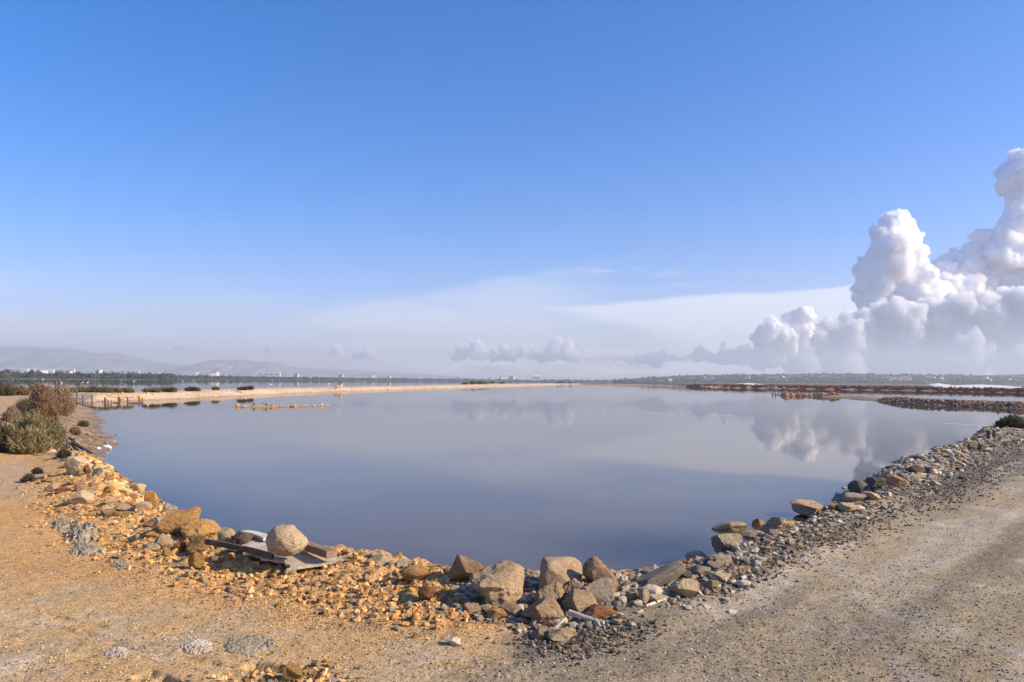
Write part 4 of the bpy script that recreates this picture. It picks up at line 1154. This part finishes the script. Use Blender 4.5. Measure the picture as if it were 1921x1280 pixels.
heap(122, 990, 180, 1022, 13, M_CEM, 3, "grey cement heap beside the left rubble, upper of the two joined heaps")
heap(130, 1022, 192, 1047, 10, M_CEM, 5, "grey cement heap in front of the upper one, lower and more spread")
heap(98, 975, 135, 997, 6, M_CEM, 7, "thin grey cement smear just above the two heaps", "smear")
heap(205, 1056, 248, 1072, 3, M_CEM, 9, "little dark grey lump row right of the cement heaps", "smear")
heap(425, 1190, 512, 1230, 2, M_CEM, 11, "flat grey patch of crushed cement at the bottom left", "patch", .35)
heap(340, 1198, 396, 1226, 4, M_SALT, 13, "white salt crust mound left of the flat grey patch", "salt mound")
heap(198, 1213, 242, 1230, 2.5, M_SALT, 15, "small white salt crust left of the salt mound", "salt crust")

# ------------------------------------------------------------------ bushes
def leaf_mat(name, c1, c2, rand=.25):
    m = bpy.data.materials.new(name); m.use_nodes = True
    t = m.node_tree; b = t.nodes['Principled BSDF']; b.inputs['Roughness'].default_value = .8; b.inputs['Specular IOR Level'].default_value = .2
    gn = t.nodes.new("ShaderNodeNewGeometry"); rnd = N(t, gn.outputs['Random Per Island'])
    tcn = t.nodes.new("ShaderNodeTexCoord"); nz = noise_node(t, tcn.outputs['Object'], 2.2, 3, .6)
    col = mix_rgb(t, (rnd * .6 + nz * .8 - .2).op('MINIMUM', 1.0), c1, c2)
    t.links.new(col, b.inputs['Base Color'])
    tl = t.nodes.new("ShaderNodeBsdfTranslucent"); t.links.new(col, tl.inputs[0])
    ms = t.nodes.new("ShaderNodeMixShader"); ms.inputs[0].default_value = .25
    t.links.new(b.outputs[0], ms.inputs[1]); t.links.new(tl.outputs[0], ms.inputs[2])
    t.links.new(ms.outputs[0], t.nodes['Material Output'].inputs[0])
    return m
M_LEAF = {'green': leaf_mat("seablite green", (.16, .145, .06), (.30, .25, .12)), 'lime': leaf_mat("seablite yellow green", (.20, .17, .07), (.36, .29, .14)),
          'brown': leaf_mat("seablite brown", (.19, .115, .065), (.32, .21, .125)), 'rust': leaf_mat("seablite rust", (.165, .10, .05), (.27, .175, .09)), 'dark': leaf_mat("seablite dark", (.075, .066, .035), (.15, .12, .07)),
          'dry': leaf_mat("dry twigs", (.25, .175, .11), (.40, .30, .20)), 'olive': leaf_mat("olive scrub", (.15, .135, .065), (.26, .21, .11))}
M_STEM = material("bush stems", (.13, .085, .05), (.20, .14, .09), scale=10)
def bush_meshes(seed, w_, d_, h_, n_shoot, n_leaf, leaf):
    """shoots fanning out of a broad base, each clothed in small upright leaves; woody stems apart"""
    g = np.random.default_rng(seed)
    n = n_shoot
    a = g.uniform(0, 6.283, n); r = np.sqrt(g.random(n))
    base = np.column_stack((np.cos(a) * r * w_ * .26, np.sin(a) * r * d_ * .26, np.zeros(n)))
    lob = .50 + 1.0 * fbm(np.column_stack((np.cos(a) * 1.4 + seed, np.sin(a) * 1.4, r * 1.5)), 3, seed)
    top_r = r * lob
    hh = h_ * np.sqrt(np.clip(1 - (r * .93) ** 2, .08, 1)) * lob * g.uniform(.75, 1.1, n)
    tip = np.column_stack((np.cos(a) * top_r * w_ * .5, np.sin(a) * top_r * d_ * .5, hh))
    m = n * n_leaf
    u = np.repeat(np.arange(n), n_leaf); t = g.random(m) ** .6
    P0 = base[u] * (1 - t[:, None]) + tip[u] * t[:, None]
    P0[:, 2] = tip[u][:, 2] * t ** 1.25
    P0 += g.normal(size=(m, 3)) * np.array((w_, d_, h_)) * .034
    d = (tip - base)[u]; d /= np.linalg.norm(d, axis=1)[:, None]
    d = d * .7 + g.normal(size=(m, 3)) * .55; d[:, 2] += .35; d /= np.linalg.norm(d, axis=1)[:, None]
    s = np.cross(d, g.normal(size=(m, 3))); s /= np.linalg.norm(s, axis=1)[:, None]
    L = leaf * g.uniform(.6, 1.4, m)[:, None]; Wd = L * .20
    V = np.stack((P0 - s * Wd * .5, P0 + s * Wd * .5, P0 + d * L + s * Wd * .3, P0 + d * L - s * Wd * .3), 1).reshape(-1, 3)
    V[:, 2] = np.maximum(V[:, 2], -.02)
    f = np.arange(len(V)).reshape(-1, 4)
    fol = mesh_from("foliage", V, f, False)
    k = min(n, 60); SV, SF = [], []
    for q in range(k):
        b0, t1 = base[q], base[q] * .3 + tip[q] * .7
        mid = (b0 + t1) / 2 + np.array((0, 0, -.05 * h_))
        rad = .012 * max(h_, .3); o = len(SV)
        for c, rr_ in ((b0, rad), (mid, rad * .8), (t1, rad * .4)):
            for e in range(3): SV.append(c + rr_ * np.array((math.cos(2.09 * e), math.sin(2.09 * e), 0)))
        for lv in (0, 3):
            for e in range(3): SF.append((o + lv + e, o + lv + (e + 1) % 3, o + lv + 3 + (e + 1) % 3, o + lv + 3 + e))
    return fol, mesh_from("stems", np.array(SV), np.array(SF), False)
def bush(px0, py0, px1, py1, mat, seed, label, depth=.9, shoots=420, leaves=22, leaf=.085, z=None, group=None, name="bush"):
    cx = (px0 + px1) / 2
    p = on_ground(cx, py1) if z is None else at(cx, py1, z)
    kk = p.y / F; w_, h_ = (px1 - px0) * kk, (py1 - py0) * kk
    fol, st = bush_meshes(seed, w_ * 1.06, w_ * depth, h_ * 1.12, shoots, leaves, leaf)
    e = empty(name, (p.x, p.y + w_ * depth * .35, p.z - .03))
    if z is None: e.location.z = ground_z(e.location.x, e.location.y) - .03
    link("foliage", fol, M_LEAF[mat], e); link("stems", st, M_STEM, e)
    return tag(e, label, "bush", group)
bush(10, 812, 76, 853, 'lime', 1, "frontmost yellow green bush of the left bank", leaf=.075)
bush(58, 805, 108, 846, 'green', 2, "green bush half hidden right behind the frontmost one", leaf=.075)
bush(0, 772, 84, 828, 'green', 3, "widest green bush of the left bank, second row", shoots=560)
bush(-40, 800, 14, 846, 'dark', 13, "dark green bush cut by the frame's edge beside the frontmost one")
bush(20, 760, 70, 790, 'dark', 4, "dark olive bush under the brown ones")
bush(54, 748, 97, 806, 'rust', 5, "rust brown bush with a ragged flank in the middle of the clump", leaf=.10)
bush(38, 733, 100, 782, 'brown', 6, "large grey brown bush at the back left of the clump", leaf=.12, shoots=520)
bush(84, 731, 130, 778, 'dry', 7, "dry twiggy brown bush at the clump's water side", leaf=.12, shoots=520)
bush(0, 768, 30, 792, 'dry', 8, "small dry bush at the clump's landward edge", leaf=.09)
bush(128, 800, 146, 812, 'brown', 9, "tiny brown tuft on the slope above the driftwood heap", shoots=120, leaf=.07, name="tuft")
bush(145, 790, 162, 800, 'dark', 10, "tiny dark tuft higher on the slope near the waterline", shoots=120, leaf=.07, name="tuft")
bush(108, 846, 126, 860, 'dark', 11, "grey dry tuft beside the broad cream slab", shoots=120, leaf=.06, name="tuft")
bush(40, 893, 60, 905, 'dark', 14, "small dark tuft on the left track edge, nearest to the lone block", shoots=90, leaf=.05, name="tuft")
bush(60, 880, 74, 890, 'dark', 15, "small dark tuft further up the left track edge", shoots=90, leaf=.05, name="tuft")
bush(1884, 787, 1936, 805, 'dark', 12, "spiky dark bush on the far right bank above the stump posts", shoots=300, leaf=.16)
for k, (a, b, c, d, mt, lb) in enumerate([(-20,726,22,744,'dark',"dark bush of the back hedge cut by the left frame edge"),(15,728,52,743,'brown',"brown bush second in the back hedge"),(45,727,80,741,'dark',"dark bush third in the back hedge behind the big clump"),
        (78,730,98,741,'dark',"low dark bush at the hedge's right end before the marker post"),
        (118,731,142,738,'olive',"low olive bush on the spit's root, first after the clump"),(138,728.6,165,738,'green',"rounded green bush on the spit's root"),(160,729,182,738,'rust',"reddish bush touching the rounded green one"),
        (180,730,206,738.5,'olive',"olive bush in the middle of the spit's root hedge"),(204,731,226,738.5,'brown',"brownish low bush of the spit's root hedge"),(222,731,248,738.5,'olive',"last olive bush of the spit's root hedge")]):
    bush(a, b, c, d, mt, 40 + k, lb, shoots=240, leaves=16, leaf=.22, z=-.05, depth=.5, group="hedge of low bushes behind the left bank")
for k, (a, b, c, d) in enumerate([(268,731.5,296,736),(290,730.5,330,735),(345,729.5,372,733.5),(400,729.5,408,732),(446,729,462,732),(458,727.5,472,731),(866,718,880,721.5),(880,716.2,893,721),(893,715.8,906,720.8),(903,716.2,917,720.6),(920,716.6,927,719.6),(936,717.6,947,719.8),(1044,716.4,1049,719.6),(1050,715.6,1058,719),(1066,716.8,1072,719.4)]):
    bush(a, b, c, d, 'dark' if k % 3 else 'olive', 60 + k, "low dark scrub bush on the crest of the sand spit", shoots=110, leaves=12, leaf=.3, z=.1, depth=.7, group="scrub on the sand spit")

# ------------------------------------------------------------------ flamingos
M_FLA = material("pale plumage", (.82, .74, .70), (.80, .66, .62), scale=6, rough=.8)
M_LEG = material("pink legs", (.55, .27, .25), rough=.7)
def flamingo(feeding):
    e = empty("flamingo", (0, 0, 0))
    bm = bmesh.new()
    bmesh.ops.create_uvsphere(bm, u_segments=12, v_segments=8, radius=1)
    for v in bm.verts:
        t = v.co.x
        v.co = Vector((t * .30, v.co.y * .13 * (1 - .25 * t), v.co.z * .15 * (1 - .2 * t) + .82 - .06 * t - (.05 if t < -.8 else 0)))
    neck = [(.24, 0, .86), (.38, 0, .98), (.36, 0, 1.14), (.30, 0, 1.28), (.36, 0, 1.40), (.46, 0, 1.38), (.52, 0, 1.30)] if not feeding else [(.24, 0, .84), (.40, 0, .86), (.50, 0, .70), (.52, 0, .45), (.50, 0, .22), (.44, 0, .12), (.36, 0, .10)]
    nb = tube_bm(neck, [.06, .045, .036, .032, .04, .045, .012], 7, 3, 0)
    me = bpy.data.meshes.new("t"); nb.to_mesh(me); bm.from_mesh(me); nb.free()
    bm_obj("body", bm, M_FLA, e, smooth=True)
    for s in (-1, 1):
        bm_obj("leg", tube_bm([(.02, .045 * s, .74), (-.02, .045 * s, .40), (.03, .045 * s, -.12)], [.022, .014, .012], 5, 4, 0), M_LEG, e)
    return e
fl_a, fl_b = flamingo(False), flamingo(True)
FL = [(115,722.8,1),(155,722.3,1),(164,723.5,0),(228,717,1),(251,720.6,0),(343,718,1),(363,719.6,1),(428,719,1),(451,725.4,1),(511,718,0),(508,727,1),(598,719,1),(618,725.5,1),(684,720.5,0),(128,713,1),(24,712.5,0),(176,712.4,1),(288,713,1),(740,721,1),(80,716.5,0)]
FR = [(1317+3.4*k, 729.6 + (k % 3) * .5, k % 3) for k in range(12)] + [(1402,729.8,0),(1406,730,1),(1440,731,1),(1444,730.8,0),(1450,731.2,1),(1456,731,0),(1470,731.8,1),(1498,732.2,0),(1366,730.4,1)]
first = {0: True, 1: True}
g_ = np.random.default_rng(5)
for (L, lab, grp) in ((FL, "white flamingo wading in the far lagoon behind the sand spit", "flamingos behind the sand spit"), (FR, "white flamingo in the flock before the red brown bank", "flamingos before the red brown bank")):
    for (px, py, fd_) in L:
        kf = 1 if fd_ else 0; src = fl_b if kf else fl_a
        o = src if first[kf] else copy_tree(src); first[kf] = False
        p = at(px, py, ZW); o.location = p
        o.rotation_euler = (0, 0, float(g_.uniform(0, 6.28)))
        sc = (1.25 if p.y > 350 else 1.0) * float(g_.uniform(.9, 1.1)); o.scale = (sc, sc, sc)
        tag(o, lab + (", head down" if kf else ", neck raised"), "flamingo", grp + (" feeding" if kf else " standing"))

# ------------------------------------------------------------------ far vegetation, houses, salt
def clump_tpl(name, n, mats, seed):
    c = bpy.data.collections.new(name); g = np.random.default_rng(seed)
    for k in range(n):
        m = 150; d = g.normal(size=(m, 3)); d /= np.linalg.norm(d, axis=1)[:, None]; d[:, 2] = np.abs(d[:, 2])
        rr_ = g.uniform(.45, 1, m)[:, None]; lob = (.7 + .6 * fbm(d * 1.7 + k, 3, seed + k))[:, None]
        p = d * rr_ * lob * np.array((.55, .55, .95)); p[:, 2] += .05
        a = g.normal(size=(m, 3)); a /= np.linalg.norm(a, axis=1)[:, None]; b = np.cross(a, d); s = g.uniform(.10, .20, m)[:, None]
        V = np.stack((p - a * s - b * s, p + a * s - b * s, p + a * s + b * s, p - a * s + b * s), 1).reshape(-1, 3)
        me = mesh_from(name, V, np.arange(len(V)).reshape(-1, 4), False); me.materials.append(mats[k % len(mats)])
        c.objects.link(bpy.data.objects.new(name, me))
    return c
T_TREE = clump_tpl("tree_clump", 6, [leaf_mat("far tree", (.035, .05, .022), (.075, .085, .04)), leaf_mat("far tree olive", (.055, .065, .03), (.10, .10, .055))], 3)
T_SHRUB = clump_tpl("shrub_clump", 6, [leaf_mat("red scrub", (.32, .125, .065), (.44, .21, .11)), leaf_mat("brown scrub", (.28, .145, .08), (.40, .24, .14)), leaf_mat("rust scrub", (.36, .14, .06), (.48, .23, .11)), leaf_mat("olive scrub far", (.2, .16, .08), (.30, .25, .14))], 7)
def far_scatter(name, P_, sizes, coll, n_t, label, seed, base=None):
    g = np.random.default_rng(seed); n = len(P_)
    z = terrain(P_) if base is None else base
    s = sizes[0] + (sizes[1] - sizes[0]) * g.random(n) ** 1.6
    sc = np.column_stack((s * g.uniform(.8, 1.5, n), s * g.uniform(.8, 1.5, n), s * g.uniform(.7, 1.1, n)))
    return scatter(name, np.column_stack((P_, z - .05 * s)), sc, np.column_stack((np.zeros(n), np.zeros(n), g.uniform(0, 6.28, n))), coll, label, n_t)
g_ = np.random.default_rng(9)
A_ = np.array(_far[1:6]); P_ = []
for k in range(4200):                         # the wood behind the far left shore
    u = g_.random() * .999 * (len(A_) - 1); i = int(u); q = A_[i] * (1 - u + i) + A_[i + 1] * (u - i)
    r_ = np.linalg.norm(q); P_.append(q * (1 + g_.uniform(90, 900) / r_ * (1 if g_.random() < .7 else 1.6)))
far_scatter("treeline", np.array(P_), (3, 10.5), T_TREE, 6, "dark wood along the far left shore", 1)
P_ = []
for k in range(1500):
    u = g_.random() * .999 * (len(A_) - 1); i = int(u); q = A_[i] * (1 - u + i) + A_[i + 1] * (u - i)
    P_.append(q * (1 + g_.uniform(3, 120) / np.linalg.norm(q)))
far_scatter("shore_scrub", np.array(P_), (.6, 2.0), T_TREE, 6, "low green scrub on the far left shore", 2)
P_ = np.column_stack((g_.uniform(-200, 900, 900), g_.uniform(3200, 3400, 900)))
far_scatter("treeline", P_, (4, 12), T_TREE, 6, "pale wood along the middle of the horizon", 3)
band_scatter("red_scrub", [(1286,726.4),(1330,727.6),(1420,729),(1600,731.6),(1760,734),(1921,737.4),(2100,741)], ZW, 6500, (.3, 8.5), (.3, .95), T_SHRUB, 6, "red brown scrub covering the long bank on the right", 81, (.5, .9))
band_scatter("low_scrub", [(1080,721.3),(1200,721.6),(1290,724)], ZW, 500, (2, 60), (.4, 1.3), T_SHRUB, 6, "brown scrub on the low bank in the middle", 82, (.4, .8))
def ray_down(px, py, Y):                     # a spot on the right hill seen at that pixel
    return at_dist(px, py, Y)
hp = []; 
for k in range(3600):
    px = g_.uniform(1150, 2000); ridge = np.interp(px, [1120,1215,1290,1400,1560,1660,1775,1921,2100], [716,708,704.5,702.5,701.2,702.6,702.6,702.4,701]); base_ = 640 + F * math.tan(PITCH) + (px - 960) * math.tan(ROLL) + .6
    v_ = g_.random() ** .8; py = ridge + .5 + (base_ - ridge) * v_
    # follow the slope of the hill mesh: foot at 2400 m, ridge at 3500 m
    s_ = 1 - v_; hp.append((px, py, 2420 + 1060 * s_ ** 1.15))
HP = np.array([tuple(at_dist(a, b, c)) for a, b, c in hp])
dg = bpy.context.evaluated_depsgraph_get(); dg.update()
hill_o = [o for o in COL.objects if o.name.startswith("hills")][0]
mw = hill_o.matrix_world
zs_ = []
for q in HP:
    ok, loc, no, ix = hill_o.ray_cast(Vector((q[0], q[1], 900)), Vector((0, 0, -1)))
    zs_.append(loc.z if ok else 0)
far_scatter("hill_trees", HP[:, :2], (3, 9), T_TREE, 6, "scattered trees on the low hill across the lagoon", 4, np.array(zs_))
M_WALL = material("white render", (.56, .55, .52), rough=.9); M_WALLC = material("cream render", (.66, .58, .46), rough=.9)
M_ROOF = material("terracotta roof", (.33, .15, .09), (.26, .12, .075), scale=2); M_PANE = material("dark window", (.03, .035, .045), rough=.2, spec=.5); M_SHEDR = material("pale metal roof", (.55, .56, .57), rough=.5)
def box_bm(x0, y0, z0, x1, y1, z1):
    bm = bmesh.new(); bmesh.ops.create_cube(bm, size=1)
    for v in bm.verts: v.co = Vector((x0 + (v.co.x + .5) * (x1 - x0), y0 + (v.co.y + .5) * (y1 - y0), z0 + (v.co.z + .5) * (z1 - z0)))
    return bm
def house(L, W, Hh, mats, flat=False, shed=False):
    e = empty("house", (0, 0, 0))
    bm_obj("wall", box_bm(-L/2, -W/2, -1.5, L/2, W/2, Hh), mats[0], e)
    if flat: bm_obj("roof", box_bm(-L/2-.15, -W/2-.15, Hh+.003, L/2+.15, W/2+.15, Hh+.35), mats[0], e)
    else:
        bm = bmesh.new(); o = .4; rh = W * .22
        a = [bm.verts.new(q) for q in ((-L/2-o,-W/2-o,Hh+.003),(L/2+o,-W/2-o,Hh+.003),(L/2+o,W/2+o,Hh+.003),(-L/2-o,W/2+o,Hh+.003),(-L/2-o,0,Hh+rh),(L/2+o,0,Hh+rh))]
        for f in ((0,1,5,4),(2,3,4,5),(0,4,3),(1,2,5),(3,2,1,0)): bm.faces.new([a[i] for i in f])
        bm_obj("roof", bm, mats[1], e)
    for k in range(max(2, int(L / 4))):
        x_ = -L/2 + L * (k + .5) / max(2, int(L / 4))
        bm_obj("window", box_bm(x_-.55, -W/2-.05, .9, x_+.55, -W/2-.006, 2.2), M_PANE, e)
    bm_obj("door", box_bm(-.5+L*.12, -W/2-.06, -.1, .5+L*.12, -W/2-.007, .0+2.1), M_ROOF, e)
    return e
HS = [house(11, 8, 5.5, (M_WALL, M_ROOF)), house(9, 8, 6, (M_WALL, M_WALL), True), house(14, 9, 4, (M_WALLC, M_ROOF))]
seen = [True, True, True]
def put_house(k, p, sc, lab, grp, rz):
    o = HS[k] if seen[k] else copy_tree(HS[k]); seen[k] = False
    o.location = p; o.scale = (sc, sc, sc); o.rotation_euler = (0, 0, rz)
    kinds = ("white gabled house", "white flat roofed house", "cream house with red roof")[k]
    return tag(o, kinds + " " + lab, "house", grp + ", " + kinds)
RH = [(1320,706.5),(1328,711),(1337,708.5),(1403,709),(1446,707.5),(1441,710),(1452,711.5),(1458,709.8),(1468,707.8),(1479,709.6),(1500,708),(1543,707.2),(1572,709)] + \
     [(1664+g_.uniform(-6,44), 711.5+g_.uniform(-1.6,4)) for _ in range(20)] + [(1740,710),(1752,712.5),(1850,711.5),(1858,713),(1893,714),(1700,715.5),(1692,716),(1766,713),(1240,713),(1256,710.5)]
for (px, py) in RH:
    hy = 640 + F * math.tan(PITCH) + (px - 960) * math.tan(ROLL)
    Y = 2450 + 900 * max(0.0, min(1, (hy - py) / 17))
    q = at_dist(px, py, Y); ok, loc, no, ix = hill_o.ray_cast(Vector((q.x, q.y, 900)), Vector((0, 0, -1)))
    put_house(int(g_.integers(0, 3)), Vector((q.x, q.y, (loc.z if ok else 0) + .6)), float(g_.uniform(.9, 1.5)), "among the trees of the hill across the lagoon", "houses on the right hill", float(g_.uniform(-.5, .5)))
LH = [(14,700.5),(75,699.5),(82,701),(96,699),(130,699.5),(48,697),(186,699),(300,702),(370,702),(400,703),(405,703.4),(556,705.6),(640,706.6),(700,707),(730,708),(943,711),(960,710.6)]
for (px, py) in LH:
    hy = 640 + F * math.tan(PITCH) + (px - 960) * math.tan(ROLL)
    Y = float(np.interp(px, [0, 320, 640, 900], [2300, 2900, 3600, 3900])); q = at_dist(px, py, Y)
    put_house(int(g_.integers(0, 2)), Vector((q.x, q.y, max(ground_z(q.x, q.y), q.z - 2.0))), float(g_.uniform(.8, 1.3)) * (1 + Y / 5000), "in the wood along the far left shore", "houses along the far left shore", float(g_.uniform(-.5, .5)))
def long_shed(px0, px1, py, Y, hgt, label):
    a, b = at_dist(px0, py, Y), at_dist(px1, py, Y); L = b.x - a.x
    e = empty("shed", ((a.x + b.x) / 2, Y, a.z)); W = hgt * 3
    bm_obj("wall", box_bm(-L/2, -W/2, -12, L/2, W/2, hgt), M_WALL, e)
    bm = bmesh.new(); n = 10
    r0 = [bm.verts.new((-L/2-.5, -W/2 + W * k / n, hgt + .003 + hgt * .6 * math.sin(math.pi * k / n))) for k in range(n + 1)]
    r1 = [bm.verts.new((L/2+.5, -W/2 + W * k / n, hgt + .003 + hgt * .6 * math.sin(math.pi * k / n))) for k in range(n + 1)]
    for k in range(n): bm.faces.new((r0[k], r1[k], r1[k+1], r0[k+1]))
    bm.faces.new(r0[::-1]); bm.faces.new(r1)
    bm_obj("roof", bm, M_SHEDR, e)
    for k in range(4): bm_obj("door", box_bm(-L*.4 + k*L*.25, -W/2-.1, -3, -L*.4 + k*L*.25 + L*.05, -W/2-.01, hgt*.7), M_PANE, e)
    return tag(e, label, "shed")
long_shed(18, 66, 694.5, 3900, 6, "long white shed at the far left below the mountains")
long_shed(72, 140, 694.8, 3900, 5, "longest white shed, second from the left below the mountains")
long_shed(180, 262, 697, 3900, 4, "low white shed row third from the left below the mountains")
long_shed(484, 526, 701.4, 3700, 5, "white shed below the nearer bare hill")
long_shed(998, 1012, 710.2, 3300, 9, "lone bright white building in the middle of the horizon")
M_SALTH = material("heaped salt", (.66, .65, .64), (.58, .57, .56), scale=.2, rough=.8)
def salt_heap(px0, px1, py, top, Y, label, seed):
    a, b = at_dist(px0, py, Y), at_dist(px1, py, Y); L = b.x - a.x; h = (py - top) / F * Y
    n = 40; u = np.linspace(-1, 1, n); X, Yy = np.meshgrid(u, u); q = np.column_stack((X.ravel(), Yy.ravel()))
    e_ = np.clip(1 - np.abs(q[:, 0]) ** 2.2, 0, 1) * np.clip(1 - np.abs(q[:, 1]), 0, 1)
    z = h * e_ ** .7 * (.7 + .5 * fbm(np.column_stack((q * 3, np.full(len(q), seed))), 3, seed)) - (e_ <= 0) * 2
    V = np.column_stack((q[:, 0] * L / 2, q[:, 1] * 14, z))
    i = np.arange(n - 1)[:, None] * n; j = np.arange(n - 1)[None, :]
    o = link("salt_heap", mesh_from("salt_heap", V, np.stack((i + j, i + j + 1, i + n + j + 1, i + n + j), -1).reshape(-1, 4)), M_SALTH)
    o.location = ((a.x + b.x) / 2, Y, a.z); return tag(o, label, "salt heap")
salt_heap(1736, 1784, 724.5, 719.0, 700, "high white salt heap behind the red brown bank", 3)
salt_heap(1778, 1900, 725.0, 721.6, 720, "long low white salt ridge running on from the high heap", 5)
salt_heap(1378, 1428, 721.6, 718.8, 800, "thin white salt ridge behind the left part of the red brown bank", 7)
mc = cloud_material('cloud vapour', 0)
make_cloud('cumulus_cloud', tower, 25500, 'bright white towering cumulus standing alone left of the tallest cloud', mc, 1, 2.6)
make_cloud('cumulus_cloud', right, 27500, 'huge bright cumulus rising out of the frame, tallest of the clouds', mc, 2, 3.0)
make_cloud('cumulus_cloud', cap, 21000, 'small knobbly white cumulus at the low end of the grey cloud bank', mc, 3, 2.2)
make_cloud('cloud_bank', bank, 22000, 'broad grey shaded cloud bank under the tall cumulus', mc, 4, 3.5, None, .0022)
far_row = [('low cumulus over the middle of the lagoon, widest of the small ones', row(5, 850, 930, 669, 6, 8, 13, 28)),
           ('pair of joined low cumulus heads beside the far white building', row(6, 932, 1015, 670, 6, 8, 12, 20)),
           ('rounded low cumulus with a tall head above the end of the sand spit', row(7, 1012, 1115, 671, 7, 8, 14, 32)),
           ('low flat cumulus filling the gap between two wider low clouds', row(8, 1125, 1178, 670, 4, 6, 9, 14)),
           ('long low cumulus joining the left end of the grey cloud bank', row(9, 1170, 1420, 674, 13, 9, 16, 24)),
           ('flat little white cumulus alone over the left mountains', row(10, 325, 378, 653, 5, 3.5, 6, 6)),
           ('tiny pointed cumulus over the nearer bare hill', row(11, 500, 514, 656, 2, 4, 6, 6)),
           ('small upright cumulus right of the bare hill', row(12, 622, 640, 664, 3, 5, 8, 14)),
           ('faint low cumulus next to the small upright one', row(13, 664, 712, 668, 5, 5, 9, 12))]
for k, (lab, pf) in enumerate(far_row):
    make_cloud('cumulus_cloud', pf, 30000, lab, mc, 20 + k, 1.5, 'low cumulus along the horizon', .0026)
# ------------------------------------------------------------------ the air
v = np.array([[a, b, c] for a in (-12500, 12500) for b in (-12500, 12500) for c in (-4, 450)], float)
fc = np.array([[0,1,3,2],[4,6,7,5],[0,4,5,1],[2,3,7,6],[0,2,6,4],[1,5,7,3]])
hz_m = bpy.data.materials.new('haze'); hz_m.use_nodes = True
t = hz_m.node_tree; t.nodes.clear()
o = t.nodes.new("ShaderNodeOutputMaterial"); pv = t.nodes.new("ShaderNodeVolumePrincipled")
pv.inputs['Color'].default_value = (.64, .72, .80, 1)
pv.inputs['Density'].default_value = 1.5e-4
pv.inputs['Anisotropy'].default_value = .2
t.links.new(pv.outputs[0], o.inputs['Volume'])
hz = tag(link("haze", mesh_from("haze", v, fc, False), hz_m), kind="stuff")
